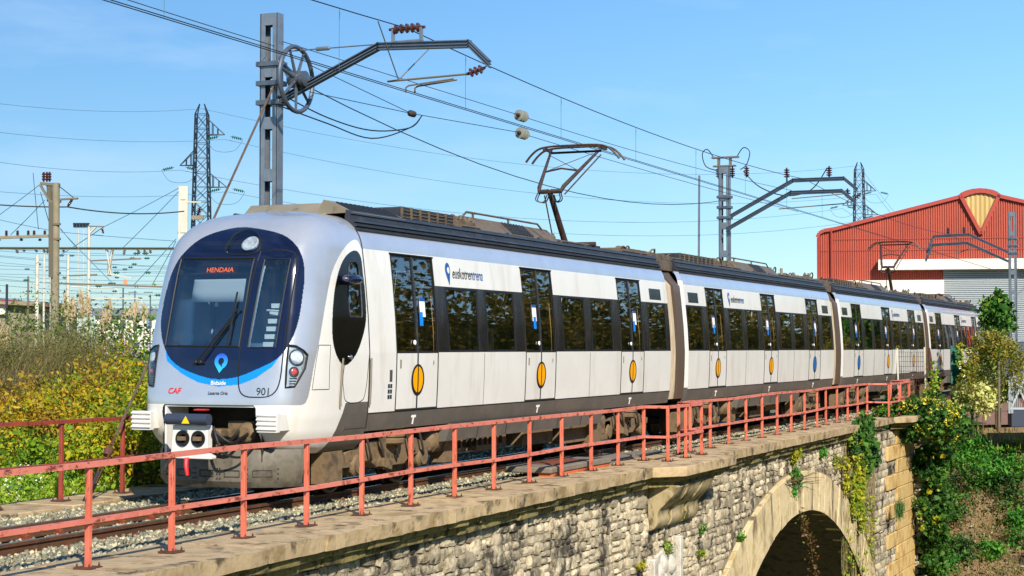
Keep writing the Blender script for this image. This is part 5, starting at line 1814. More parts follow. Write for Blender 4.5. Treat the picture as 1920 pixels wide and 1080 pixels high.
def pylon(label, px, D, ztop, arms, sc=1.0):
    p = at(px, 651.5, D=D); b = Vector((p.x, p.y, -.6))
    t = thing('power_pylon', label, 'pylon', b, 'power pylons')
    h = ztop - b.z
    lattice_tower(t, b, 2.0 * sc, 1.0 * sc, h - .5, .07 * sc, 18)
    m = MB(); tp = b + Vector((0, 0, h + .4))
    for k in range(4):
        sx, sy = ((-1, -1), (1, -1), (1, 1), (-1, 1))[k]
        m.bar(b + RT * (sx * .5 * sc) + Vector((FW.x, FW.y, 0)) * (sy * .5 * sc) + Vector((0, 0, h - .5)), tp + RT * (sx * .2), .08, .08)
    m.obj('peak', M['lattice'], t)
    tips = []
    for z, s, L_ in arms:
        m = MB(); zz = z
        tip = b + Vector((0, 0, zz - b.z)) + RT * (s * (L_ + .5 * sc))
        for f in (-.4, .4):
            a0 = b + Vector((0, 0, zz - b.z)) + RT * (s * .5 * sc) + Vector((FW.x, FW.y, 0)) * f * sc
            a1 = a0 + Vector((0, 0, 1.4 * sc))
            m.bar(a0, tip, .07, .07); m.bar(a1, tip, .07, .07)
            for q in (.3, .6): m.bar(a0.lerp(tip, q), a1.lerp(tip, q), .05, .05)
        m.obj('cross_arm', M['lattice'], t)
        for e in (-1, 1):
            m = MB(); a = tip + RT * (e * .5) - Vector((0, 0, .15)); insulator(m, a, a + RT * (e * 1.1) - Vector((0, 0, .25)), .14, 5); m.obj('insulator', M['green_ins'], t)
        m = MB(); m.tube(spline([tip + RT * -1.6 - Vector((0, 0, .45)), tip + RT * -.8 - Vector((0, 0, 1.4)), tip + RT * .8 - Vector((0, 0, 1.4)), tip + RT * 1.6 - Vector((0, 0, .45))], 5), .022, 4); m.obj('jumper_loop', M['hvwire'], t)
        tips.append(tip)
    return t, tips, tp


t1, tips1, tp1 = pylon('dark lattice power pylon rising left of the tall mast', 376, 150, 22.9, [(20.6, 1, 1.5), (17.9, -1, 1.4), (16.0, 1, 1.7)])
t2, tips2, tp2 = pylon('small far lattice power pylon beside the roof of the red hall', 1613, 215, 24.8, [(21.6, 1, 1.6), (19.8, -1, 1.6), (18.6, 1, 1.8)])
tw = 'thin blue grey high voltage wires across the sky'
for (a, b), w_ in zip(list(zip(tips1, tips2)) + [(tp1, tp2)], ('second highest', 'third from the top', 'lowest', 'highest')):
    wire(w_ + ' of the thin pale high voltage wires between the two lattice pylons', sagline(a - Vector((0, 0, .4)), b - Vector((0, 0, .4)), 3.0, 30), .022, 'hvwire', 'high_voltage_wire', tw)
for a, y, w_ in zip(tips1 + [tp1], (241, 295, 354, 187), ('second highest', 'third from the top', 'lowest', 'highest')):
    wire(w_ + ' of the thin pale wires running left from the nearer pylon', sagline(a - Vector((0, 0, .4)), at(-60, y, D=118), .5, 16), .018, 'hvwire', 'high_voltage_wire', tw)
for a, w_ in zip(tips2 + [tp2], ('second highest', 'third from the top', 'lowest', 'highest')):
    wire(w_ + ' of the thin wires descending right from the far pylon', sagline(a - Vector((0, 0, .4)), at(1760, 480, D=300), 1, 10), .02, 'hvwire', 'high_voltage_wire', tw)


def post_at(px, ytop, D, wpx, mt, name, label, cat, ybot=700, group=None, twin=False):
    p = at(px, ytop, D=D); s = D / FPX
    zb = -.6
    t = thing(name, label, cat, (p.x, p.y, zb), group)
    w = wpx * s
    if twin:
        for e in (-1, 1):
            m = MB(); c = Vector((p.x, p.y, 0)) + RT * (e * w * .34); m.bar((c.x, c.y, zb), (c.x, c.y, p.z), w * .34, w * .7, up=RT); m.obj('column', M[mt], t, smooth=False)
        for k in range(5):
            m = MB(); m.bar(Vector((p.x, p.y, p.z - .3 - k * 1.0)) - RT * w * .34, Vector((p.x, p.y, p.z - .3 - k * 1.0)) + RT * w * .34, w * .6, .22); m.obj('batten_plate', M[mt], t, smooth=False)
    else:
        m = MB(); m.lathe((p.x, p.y, zb), (0, 0, 1), [(0, w * .58), (p.z - zb, w * .46)], 10); m.obj('shaft', M[mt], t)
    return t, p, s


def beam(t, a, b, D, hpx, mt, name='beam', D2=None):
    s = D / FPX
    m = MB(); m.bar(at(*a, D=D), at(*b, D=D2 or D), .12, hpx * s, mi=0); return m.obj(name, M[mt], t, smooth=False)


def hang_ins(t, px, py, D, L_=14, r=4, mt='porcelain', dx=0):
    s = D / FPX; m = MB(); insulator(m, at(px, py, D=D), at(px + dx, py + L_, D=D), r * s, 3); m.obj('insulator', M[mt], t)


YG = 'poles of the rail yard at the left'
# thick pole with its switch head
tA, pA, sA = post_at(105, 343, 45, 15, 'concpole', 'yard_pole', 'thick weathered concrete pole with a switch bracket on top', 'pole', group=YG)
beam(tA, (76, 344), (112, 347), 45, 5, 'brownpole', 'crossarm'); beam(tA, (76, 348), (94, 378), 45, 4, 'brownpole', 'strut'); beam(tA, (92, 378), (114, 378), 45, 4, 'brownpole', 'strut')
beam(tA, (92, 345), (93, 378), 45, 5, 'brownpole', 'strut'); beam(tA, (112, 374), (146, 372), 45, 3, 'brownpole', 'crossarm'); beam(tA, (112, 350), (137, 370), 45, 1.2, 'wirecopper', 'stay')
for q in (82, 88, 93): hang_ins(tA, q, 322, 45, 19, 4)
hang_ins(tA, 136, 373, 45, 14, 3, dx=-9)
for yy in (420, 448, 512): beam(tA, (98, yy), (113, yy), 44.9, 4, 'brownpole', 'collar')
beam(tA, (95, 380), (95, 520), 44.8, 1.8, 'brownpole', 'cable_pipe')
beam(tA, (-40, 447), (99, 442), 45, 5, 'concpole', 'crossarm')
for q in (12, 33, 53, 64, 84): hang_ins(tA, q, 432, 45, 11, 3)
for q in (-2, 40, 75): hang_ins(tA, q, 447, 45, 5, 4)
beam(tA, (100, 531), (310, 538), 45, 3, 'brownpole', 'long_beam')
wire('sagging dark wire across the left sky below the pylon', sagline(at(-40, 381, D=45), at(127, 388, D=45), .03) + sagline(at(127, 388, D=45), at(345, 396, D=50), .12), .018, 'wirecopper')
for a, b, D in (((76, 345), (-40, 430), 45), ((84, 375), (20, 440), 45), ((62, 324), (72, 430), 45), ((76, 360), (96, 430), 45), ((113, 428), (145, 465), 60), ((113, 430), (215, 535), 60), ((336, 352), (195, 425), 55), ((336, 358), (230, 465), 55), ((330, 448), (250, 535), 60), ((330, 452), (285, 535), 60), ((195, 425), (110, 480), 75), ((-30, 405), (95, 432), 60), ((113, 435), (330, 452), 75)):
    wire('thin slanting stay wire among the poles of the rail yard', sagline(at(*a, D=D), at(*b, D=D * 1.02), .02, 6), .010 * D / 45, 'hvwire', 'yard_wire', 'thin wires of the rail yard')
# pale posts
tB, pB, sB = post_at(344, 349, 52, 12.5, 'palepole', 'yard_mast', 'pale twin flange mast just left of the train roof', 'mast', group=YG, twin=True)
beam(tB, (350, 379), (378, 379), 52, 2.5, 'palepole', 'crossarm'); beam(tB, (334, 437), (352, 437), 52, 5, 'brownpole', 'collar')
s_ = MB(); insulator(s_, at(370, 405, D=52), at(376, 388, D=52), .09, 4); s_.obj('insulator', M['porcelain'], tB)
s_ = MB(); q_ = at(368, 408, D=52); s_.bar(q_ - RT * .14, q_ + RT * .22, .1, .12); s_.obj('bracket', M['roofbox'], tB)
tC, pC, sC = post_at(167, 424, 75, 6, 'palepole', 'yard_mast', 'slim pale mast with a short top arm right of the thick pole', 'mast', group=YG)
beam(tC, (165, 424), (195, 425), 75, 2, 'brownpole', 'crossarm'); beam(tC, (168, 438), (180, 426), 75, 1.8, 'palepole', 'strut'); hang_ins(tC, 191, 427, 75, 11, 2.5, dx=3)
beam(tC, (168, 489), (264, 485), 75, 2.5, 'brownpole', 'crossarm'); beam(tC, (130, 517), (182, 515), 75, 2.5, 'brownpole', 'crossarm')
for px, yt, D, w, mt, lb in ((70, 478, 80, 7, 'palepole', 'stout white post left of the thick pole'), (97, 478, 85, 6, 'palepole', 'white post directly behind the thick pole'), (128, 476, 82, 6, 'palepole', 'white post right of the thick pole'),
                             (83, 470, 84, 4, 'palepole', 'short pale hanging post by the gantry'), (53, 518, 90, 3.5, 'brownpole', 'slender dull post second from the left edge'), (13, 533, 60, 5, 'lattice', 'short dark brown post nearest the left edge'),
                             (231, 540, 110, 3, 'galvdark', 'thin grey post carrying an orange sign'), (253, 545, 112, 2.5, 'galvdark', 'thin grey post right of the orange sign'), (282, 552, 112, 2.5, 'galvdark', 'thin grey post beside the train nose'),
                             (147, 430, 128, 2.2, 'palepole', 'left leg post of the floodlight platform'), (157, 430, 128, 2.2, 'palepole', 'right leg post of the floodlight platform')):
    t, p, s = post_at(px, yt, D, w, mt, 'yard_post', lb, 'post', group=YG)
    if px == 231:
        m = MB(); q_ = at(235, 530, D=110); m.bar(q_ - RT * .14, q_ + RT * .14, .02, .38); m.obj('sign_board', mat('faded_orange', 'D98A5A', rough=.6), t)
    if px == 147:
        beam(t, (137, 419), (168, 419), 128, 2, 'lattice', 'platform'); beam(t, (138, 426), (168, 426), 128, 1.5, 'lattice', 'platform')
        for k in range(5):
            m = MB(); q_ = at(140 + k * 6, 422, D=128); m.bar(q_ - Vector((0, 0, .12)), q_ + Vector((0, 0, .14)), .16, .16); m.obj('floodlight', M['lattice'], t)
    if px in (253, 282):
        beam(t, (px - 12, 548), (px + 4, 548), D, 1.3, 'galvdark', 'arm')
gy = thing('yard_gantry', 'long pale gantry beam with hanging insulators across the rail yard', 'gantry', at(160, 467, D=70))
beam(gy, (-60, 466), (345, 467), 70, 4, 'palepole'); beam(gy, (-60, 463.5), (345, 464.5), 69.9, 1.2, 'brownpole', 'beam_flange')
for q in (30, 44, 66, 82, 90, 119, 199, 211, 234, 258, 271, 281): hang_ins(gy, q, 466, 70, R.uniform(5, 14), 3.2, 'roofgear' if False else 'brownpole', dx=R.uniform(-4, 4))
beam(gy, (200, 470), (208, 515), 70, 2, 'palepole', 'drop_bracket'); beam(gy, (211, 470), (204, 515), 70, 2, 'palepole', 'drop_bracket'); beam(gy, (205, 490), (205, 518), 70, 4, 'concpole', 'drop_bracket'); beam(gy, (205, 514), (248, 521), 70, 2, 'palepole', 'register_arm')
g2 = thing('yard_gantry', 'low pale gantry arm with hooked ends behind the posts', 'gantry', at(140, 545, D=95))
for pts in ([(60, 538), (65, 532), (75, 528), (98, 527)], [(135, 538), (180, 540), (215, 540), (221, 545), (222, 552)], [(170, 560), (220, 560), (258, 560), (265, 562), (266, 567)]):
    m = MB(); m.tube([at(*q, D=95) for q in pts], .035, 6); m.obj('arm', M['palepole'], g2)
for i in range(16):
    y0 = 470 + i * 6.5 + R.uniform(-3, 3); D = R.uniform(75, 105)
    wire('thin pale catenary wire over the rail yard left of the train', sagline(at(-50, y0 - R.uniform(0, 14), D=D), at(340, y0 + R.uniform(-4, 18), D=D * R.uniform(1, 1.2)), R.uniform(0, .2), 12), .011 * D / 75, 'hvwire', 'yard_wire', 'thin wires of the rail yard')
    for k in range(2):
        q = R.uniform(20, 300); m = MB(); pp_ = at(q, y0 - 3, D=D * 1.05)
        insulator(m, pp_ - RT * .15, pp_ + RT * .15, .07, 2); tag(m.obj('yard_insulator', M['green_ins'], None), 'tiny dark insulator in the wires of the rail yard', 'insulator', 'small yard insulators')
# low buildings
t = thing('low_building', 'low grey building with a red roof at the left edge', 'building', at(30, 600, D=95))
c0 = at(-60, 651, D=95); s = 95 / FPX
def fbox(t, px0, px1, py0, py1, D, dep, mt, name, par=None):
    s = D / FPX; a = at(px0, py1, D=D); fwh = Vector((FW.x, FW.y, 0)).normalized()
    w = (px1 - px0) * s; h = (py1 - py0) * s
    P = [a, a + RT * w, a + RT * w + fwh * dep, a + fwh * dep]
    m = MB(); m.add(P + [p + Vector((0, 0, h)) for p in P], MB.BF); return m.obj(name, M[mt], par or t, smooth=False)
fbox(t, -80, 75, 565, 665, 95, 8, 'concpole', 'wall')
m = MB(); s = 95 / FPX; fwh = Vector((FW.x, FW.y, 0)).normalized()
a = at(-90, 566, D=94.5); b = at(90, 575, D=94.5); m.add([a, b, b + fwh * 4 + Vector((0, 0, .1)), a + fwh * 4 + Vector((0, 0, .5)), b + fwh * 9, a + fwh * 9], [(0, 1, 2, 3), (3, 2, 4, 5)]); m.obj('roof', M['cladtrim'], t)
fbox(t, -2, 10, 572, 590, 94.8, .3, 'whiteclad', 'gable')
t = thing('low_building', 'distant grey roofed building with white wall behind the plumes', 'building', at(230, 600, D=120))
fbox(t, 178, 330, 592, 665, 120, 10, 'whiteclad', 'wall'); fbox(t, 172, 336, 578, 592, 119.7, 12, 'galv', 'roof')
for q in (200, 225, 250, 275): fbox(t, q, q + 9, 598, 612, 119.8, .4, 'desk', 'window')
t, p, s = post_at(1465, 503, 115, 6, 'concpole', 'yard_post', 'short square concrete post far behind the second car roof', 'post', group=YG)

# ================================================================== RED HALL
HD = 108.0
hs = HD / FPX
h0 = at(1534, 651.5, D=HD); hr = RT.copy(); hf = Vector((FW.x, FW.y, 0)).normalized()
# the front faces the camera at a slight turn
ang = rad(-11); hr = Vector((hr.x * math.cos(ang) - hr.y * math.sin(ang), hr.x * math.sin(ang) + hr.y * math.cos(ang), 0)); hf = Vector((-hr.y, hr.x, 0))


def H(px, py, dep=0): return h0 + hr * ((px - 1534) * hs) + Vector((0, 0, (651.5 - py) * hs)) + hf * dep


hall = thing('industrial_hall', 'large hall clad in ribbed red sheet with white canopy and roller shutter', 'building', (h0.x, h0.y, -.9))
TOP = [(1534, 445), (1537, 438), (1545, 433), (1565, 430), (1793, 373.5), (1797, 369), (1806, 365), (1817, 362.5), (1829, 361.5), (1841, 362.5), (1852, 365), (1861, 369), (1865, 373.5), (2090, 430), (2115, 436), (2122, 447)]


def topy(px):
    for a, b in zip(TOP[:-1], TOP[1:]):
        if a[0] <= px <= b[0]: return a[1] + (b[1] - a[1]) * (px - a[0]) / (b[0] - a[0])
    return 447


m = MB(); px = 1534.0; cols = []
while px < 2122:
    for d, o_ in ((0, 0), (1.3, 0), (1.7, -.07), (3.7, -.07), (4.15, 0)): cols.append((px + d, o_))
    px += 4.2
m.sheet([[H(px, topy(px) + 2, o_) for px, o_ in cols], [H(px, 690, o_) for px, o_ in cols]])
m.obj('ribbed_cladding', M['cladding'], hall, smooth=False, fixn=False)
m = MB(); pts = TOP
for a, b in zip(pts[:-1], pts[1:]): m.bar(H(a[0], a[1] - .5, -.1), H(b[0], b[1] - .5, -.1), .3, .22)
m.bar(H(1535.5, 446, -.1), H(1535.5, 690, -.1), .12, .3)
m.obj('roof_edge_trim', M['cladtrim'], hall, smooth=False)
m = MB(); m.sheet([[H(a, b, 0) for a, b in TOP], [H(a, b, 45) for a, b in TOP]]); m.sheet([[H(1534, 447, 0), H(1534, 447, 45)], [H(1534, 690, 0), H(1534, 690, 45)]]); m.obj('roof', M['cladtrim'], hall)
# skylight wedge
m = MB(); A_, B_, C_ = (1798, 373), (1858, 373), (1830, 436)
cols = []
for i in range(15):
    f = i / 14; x = 1799 + 58 * f; y0 = 373 - 6 * math.sin(math.pi * f); xm = 1830
    yb = 374 + (436 - 374) * (1 - abs(x - xm) / 30) if abs(x - xm) < 30 else 374
    cols.append((x, y0, yb, -.10 if i % 2 else -.16))
m.sheet([[H(c[0], c[1], c[3]) for c in cols], [H(c[0], c[2], c[3]) for c in cols]]); m.obj('skylight', M['yellowpanel'], hall, smooth=False, fixn=False)
m = MB(); m.bar(H(1795, 371, -.2), H(1831, 442, -.2), .2, .22); m.bar(H(1864, 371, -.2), H(1831, 442, -.2), .2, .22)
for i in range(8):
    f0, f1 = i / 8, (i + 1) / 8
    m.bar(H(1793 + 74 * f0, 374 - 11 * math.sin(math.pi * f0), -.2), H(1793 + 74 * f1, 374 - 11 * math.sin(math.pi * f1), -.2), .2, .24)
m.obj('skylight_frame', M['cladtrim'], hall)


def hbox(px0, px1, py0, py1, d0, d1, mt, name, par=None):
    P = [H(px0, py1, d0), H(px1, py1, d0), H(px1, py1, d1), H(px0, py1, d1)]; h = (py1 - py0) * hs
    m = MB(); m.add(P + [p + Vector((0, 0, h)) for p in P], MB.BF); return m.obj(name, M[mt], par or hall, smooth=False)


hbox(1645, 2124, 489, 508, -.9, .3, 'whiteclad', 'canopy_fascia'); hbox(1531, 1763, 527, 553, -.7, .3, 'whiteclad', 'canopy_fascia')
hbox(1763, 2100, 508, 700, -.1, -.06, 'galvdark', 'shutter_backing')
sh = None
y = 510
while y < 640:
    m = MB(); a = H(1763, y, -.12); b = H(2100, y, -.12)
    m.bar(a, b, .09, 2.3 * hs); m.obj('shutter_slat', M['shutter'], hall, smooth=False); y += 3.5
hbox(1755, 1763, 553, 690, -.45, .1, 'cladding', 'door_pillar')
hbox(1634, 1753, 554, 600, -.12, -.05, 'galv', 'window_strip')
for q in (1650, 1665, 1680, 1695, 1710, 1724, 1739): hbox(q, q + 1, 554, 600, -.16, -.1, 'galvdark', 'glazing_bar')
hbox(1751, 1755, 553, 690, -.2, .1, 'whiteclad', 'door_frame')

for y_ in (449, 470):
    m = MB(); m.bar(H(1540 + (449 - 430 if y_ == 449 else 0) * 1.2, y_, -.085), H(2110, y_, -.085), .02, .05); m.obj('lap_joint', M['cladtrim'], hall, smooth=False)
m = MB(); m.bar(H(1560, 431, -.25), H(1560, 690, -.16), .09, .09); m.obj('downpipe', M['cladtrim'], hall)

# ================================================================== VEGETATION
def lmat(name, a, b, c, tr=.35, sc=1.2, ramp=(.30, .5, .70), rough=.5):
    return mat(name, a, b, c, scale=sc, detail=2, rough=rough, byisland=True, ramp=ramp, trans=tr, spec=.35)


M['l_knot'] = lmat('knotweed_leaf', '6A861E', 'A8A01E', 'C8A01C')
M['l_knot2'] = lmat('knotweed_green_leaf', '4E7A1E', '86A424', 'C0B020')
M['l_weed'] = lmat('weed_leaf', '6A9A28', '92B434', 'B8C444')
M['l_green'] = lmat('bush_leaf', '2E5216', '4A7320', '6C8E2A')
M['l_dry'] = lmat('dry_twig', '5E5C34', '7A7048', '8E8054', .15)
M['l_olive'] = lmat('olive_leaf', '55622A', '6E7636', '8A8848')
M['l_plume'] = lmat('pampas_plume', 'C8B48E', 'D8C6A2', 'E2D4B4', .4)
M['l_flower'] = mat('white_flower', 'E4E2CC', rough=.7)
M['l_purple'] = mat('lilac_flower', 'A596C0', rough=.7)
M['l_ivy'] = lmat('ivy_leaf', '24481A', '386420', '568028', .3, rough=.6)
M['l_ivyy'] = lmat('yellow_ivy_leaf', '5E8020', '8E9A24', 'B8AC2A', .3)
M['l_bloom'] = mat('ivy_bloom', 'C4B834', 'A8A42C', scale=6, rough=.6)
M['l_fern'] = lmat('fern_leaf', '2A6A1E', '3E8428', '6AA030', .3)
M['l_laurel'] = lmat('laurel_leaf', '2C5A20', '48782C', '6E8E34', .2, rough=.35)
M['l_weep'] = lmat('weeping_leaf', '6A7A28', '8A8A30', 'A8903A', .35)
M['l_conifer'] = lmat('conifer_spray', '24421A', '355620', '4A6A2A', .1)
M['l_varieg'] = lmat('variegated_leaf', '8A9A3A', 'C4C46A', 'DCD48C', .3)
M['l_far'] = lmat('roadside_leaf', '4E5C20', '8A8238', 'B4984A', .5, sc=.25)
M['l_rust'] = lmat('rusty_knotweed_leaf', '7E7A24', 'A88A2A', 'A0742A')


def leaves(name, C, size, mt, parent=None, asp=.62, nrm=None, spread=1.0, kind=None):
    C = np.asarray(C, float); n = len(C)
    size = np.broadcast_to(np.asarray(size, float), (n,)) * np.clip(NR.lognormal(-.08, .38, n), .4, 2.0)
    N = NR.normal(size=(n, 3)) * spread
    if nrm is not None: N = N + np.asarray(nrm)
    N /= np.linalg.norm(N, axis=1, keepdims=True)
    A = NR.normal(size=(n, 3)); A -= (A * N).sum(1, keepdims=True) * N; A /= np.linalg.norm(A, axis=1, keepdims=True)
    B = np.cross(N, A)
    s = size[:, None]
    fold = N * s * .18
    V = np.stack([C - A * s * .5, C + B * s * asp * .5 + fold, C + A * s * .55, C - B * s * asp * .5 + fold], 1).reshape(-1, 3)
    F = np.arange(n * 4).reshape(n, 4)
    F = np.concatenate([F[:, [0, 1, 2]], F[:, [0, 2, 3]]])
    o = npmesh(name, V, F, M[mt] if isinstance(mt, str) else mt, parent)
    if kind: o['kind'] = kind
    return o


def clump_pts(c, r, n, k=14, tight=.32, hollow=.35):
    c = np.array(c, float); r = np.array(r, float)
    d = NR.normal(size=(k, 3)); d /= np.linalg.norm(d, axis=1, keepdims=True)
    cc = c + d * r * (NR.uniform(hollow, 1, (k, 1)) ** .6)
    i = NR.integers(0, k, n)
    return cc[i] + NR.normal(size=(n, 3)) * r * tight * NR.uniform(.6, 1.2, (k, 1))[i]


def blades(name, base, h, w, mt, parent=None, lean=.35, kind=None):
    """thin curved blades or twigs: two stacked quads each"""
    base = np.asarray(base, float); n = len(base)
    h = np.broadcast_to(np.asarray(h, float), (n,)) * NR.uniform(.55, 1.2, n)
    t = NR.uniform(0, 2 * math.pi, n); L_ = NR.uniform(0, lean, n) * h
    d = np.stack([np.cos(t), np.sin(t), np.zeros(n)], 1)
    s = np.stack([-np.sin(t + .7), np.cos(t + .7), np.zeros(n)], 1) * (np.asarray(w) * NR.uniform(.6, 1.3, n))[:, None]
    up = np.array([0, 0, 1.0])
    m = base + up * (h * .55)[:, None] + d * (L_ * .35)[:, None]
    e = base + up * h[:, None] + d * L_[:, None]
    V = np.stack([base - s, base + s, m + s * .7, m - s * .7, e + s * .12, e - s * .12], 1).reshape(-1, 3)
    q = (np.arange(n) * 6)[:, None]
    F = np.concatenate([q + [0, 1, 2, 3], q + [3, 2, 4, 5]])
    o = npmesh(name, V, F, M[mt], parent)
    if kind: o['kind'] = kind
    return o


def gz(x, y):
    base = -.35 if y < 3 else (-.7 if y < 5 else min(.35, -.7 + (y - 5) * .12))
    return base + nz2(x, y, .35, .18)


# ---- left bank: weeds, knotweed, dry shrubs, plumes
pts = []
while len(pts) < 12000:
    p = at(R.uniform(-90, 420), 700, D=R.uniform(21.5, 25.5))
    if p.y > 3.1: pts.append((p.x, p.y, gz(p.x, p.y)))
pts = np.array(pts)
o = blades('weeds', pts, .70, .010, 'l_weed', None, .5); tag(o, 'bright green weeds and grass behind the far railing', 'weeds', kind='stuff')
lv = np.repeat(pts[:7000], 2, 0) + NR.normal(size=(14000, 3)) * .05 + np.stack([np.zeros(14000), np.zeros(14000), NR.uniform(.05, .85, 14000)], 1)
o = leaves('weed_leaves', lv, .065, 'l_weed'); tag(o, 'leafy green ground cover behind the far railing', 'weeds', kind='stuff')
fl = lv[NR.integers(0, 14000, 420)] + [0, 0, .12]
fl = np.concatenate([fl + NR.normal(size=fl.shape) * .03 for _ in range(4)])
o = leaves('white_blossom', fl, .035, 'l_flower'); tag(o, 'small white blossom scattered over the green weeds', 'blossom', kind='stuff')


def bush(name, label, cat, px, D, ztop, r, n, mt, size, group, stems=7, k=16, mt2=None):
    p = at(px, 700, D=D); zb = gz(p.x, p.y)
    t = thing(name, label, cat, (p.x, p.y, zb), group)
    c = (p.x, p.y, (zb + ztop) / 2 + .1); rr = (r, r, (ztop - zb) / 2)
    P = clump_pts(c, rr, n, k, .22)
    P[:, 2] = np.maximum(P[:, 2], zb + .03)
    if mt2:
        q = P[:, 2] > (c[2] + NR.normal(size=n) * .35)
        leaves('foliage', P[q], size, mt, t); leaves('lower_foliage', P[~q], size, mt2, t)
    else: leaves('foliage', P, size, mt, t)
    m = MB()
    for i in range(stems):
        a = R.uniform(0, 6.28); q = Vector((math.cos(a), math.sin(a), 0)) * r * R.uniform(.2, .8)
        m.tube([(p.x + q.x * .2, p.y + q.y * .2, zb - .05), (p.x + q.x * .6, p.y + q.y * .6, zb + (ztop - zb) * .5), (p.x + q.x, p.y + q.y, zb + (ztop - zb) * .9)], [.014, .010, .004], 5)
    m.obj('stems', M['bark'], t)
    return t


KN = ['nearest the train nose', 'behind the second far railing post', 'between the far railing posts', 'in front of the dry shrub', 'at the left edge, low', 'at the left edge, taller',
      'under the pampas plumes', 'left of the guy rope', 'crossed by the guy rope', 'right of the guy rope', 'second from the train nose', 'deep yellow and rounded by the left edge', 'low in the hollow behind the weeds', 'amber topped in the middle of the bank', 'wide and pale in the middle of the bank', 'rust tinged below the brown twigs']
spec = [(300, 26.5, 1.35, .75, 2), (262, 26, 1.0, .7, 0), (205, 26.5, 1.15, .75, 0), (120, 27, .95, .7, 1), (20, 26, .55, .7, 2), (-30, 28, 1.05, .8, 1), (235, 29.5, 1.75, .8, 0), (160, 29, 1.5, .75, 0), (200, 31, 1.85, .8, 1), (285, 29, 1.75, .7, 2), (255, 28, 1.5, .65, 0), (40, 29, 1.2, .8, 1), (85, 25.5, .5, .65, 2), (140, 25.3, .65, .65, 2), (70, 27.5, 1.15, .75, 0), (100, 30, 1.5, .8, 1)]
for i, (px, D, zt, r, tone) in enumerate(spec):
    bush('knotweed_bush', ['yellow green', 'rust tinged', 'fresh green'][tone] + ' autumn knotweed bush ' + KN[i], 'bush', px, D, zt, r, 3000, ['l_knot', 'l_rust', 'l_knot2'][tone], .066, 'knotweed bushes on the left bank', mt2='l_knot2' if tone else 'l_knot2', k=26)
for i, (px, D, zt, r, lb) in enumerate(((60, 33, 2.5, 1.0, 'tall dry brown shrub by the left edge below the thick pole'), (115, 34, 2.75, 1.0, 'tallest dry twiggy shrub in front of the thick pole'), (165, 33, 2.35, .9, 'dry twiggy shrub left of the pampas plumes'), (0, 32, 2.4, .9, 'dry shrub cut by the left edge of the picture'), (205, 34.5, 2.3, .7, 'low dry shrub among the pampas plumes'))):
    p = at(px, 700, D=D); zb = gz(p.x, p.y); t = thing('dry_shrub', lb, 'shrub', (p.x, p.y, zb), 'dry shrubs on the left bank')
    n = 2600; a = NR.uniform(0, 6.28, n); q = r * np.sqrt(NR.uniform(0, 1, n))
    B = np.stack([p.x + q * np.cos(a), p.y + q * np.sin(a), zb + NR.uniform(0, 1.2, n)], 1)
    blades('twigs', B, (zt - zb) * .50, .0048, 'l_dry', t, .9)
    leaves('foliage', clump_pts((p.x, p.y, (zb + zt) / 2 + .2), (r * .95, r * .95, (zt - zb) / 2), 3200, 30, .24), .055, 'l_olive', t, .4)
for i, (px, D, zt, r) in enumerate(((265, 33, 2.3, .7), (300, 32, 2.2, .7), (230, 36, 2.3, .7), (145, 37, 2.7, .8), (40, 38, 2.7, .9))):
    bush('green_bush', ['dark green bush with lilac flowers beside the train nose', 'green bush just left of the train corner', 'green bush behind the pampas plumes', 'green bush at the foot of the thick pole', 'green bush far back by the left edge'][i], 'bush', px, D, zt, r, 1500, 'l_green', .07, 'green bushes on the left bank')
    if i < 2:
        p = at(px, 700, D=D); o = leaves('lilac_flowers', clump_pts((p.x, p.y, zt - .45), (.6, .6, .35), 90, 20), .05, 'l_purple', [q for q in COL.objects if q.name.startswith('green_bush')][-1], kind='stuff')
PL = ['leaning far left', 'upright, tallest by the pale mast', 'twin of the tallest', 'thin and upright', 'leaning right in the middle', 'broad and short', 'bent over to the right', 'pale and upright near the train', 'short, nearest the train', 'low at the left edge', 'slim at the left edge']
for i, (px, yb, yt, lean, D) in enumerate(((127, 610, 560, .15, 38), (133, 608, 566, -.1, 38), (154, 600, 552, .05, 39), (166, 600, 560, .05, 39), (190, 612, 572, -.45, 37), (198, 620, 590, -.2, 36.5), (228, 602, 575, -.8, 37), (256, 612, 580, .1, 38), (270, 605, 578, 0, 39), (14, 660, 615, .3, 33), (4, 650, 618, -.1, 33))):
    a = at(px, yb, D=D); b = at(px + lean * -40, yt, D=D)
    t = thing('pampas_grass', 'beige pampas grass plume ' + PL[i], 'pampas grass', (a.x, a.y, gz(a.x, a.y)), 'pampas grass plumes')
    m = MB(); m.tube([(a.x, a.y, gz(a.x, a.y)), tuple(a), tuple(a.lerp(b, .6))], .012, 5); m.obj('stem', M['l_dry'], t)
    n = 260; f = NR.uniform(0, 1, n); rr = .075 * np.sin(np.pi * np.clip(f * .9 + .08, 0, 1))
    C = np.array(a)[None] * (1 - f)[:, None] + np.array(b)[None] * f[:, None] + NR.normal(size=(n, 3)) * rr[:, None] * .55
    blades('plume', C, .17, .009, 'l_plume', t, .45)

# ---- plants on the wall
def wall_pts(px0, px1, py0, py1, n, off=.06, dens=None):
    out = []
    while len(out) < n:
        px, py = R.uniform(px0, px1), R.uniform(py0, py1)
        if dens and R.random() > dens(px, py): continue
        p = at(px, py, Y=-2.38)
        y = WY(p.x) - R.uniform(.01, off)
        out.append((p.x, y, p.z))
    return np.array(out)


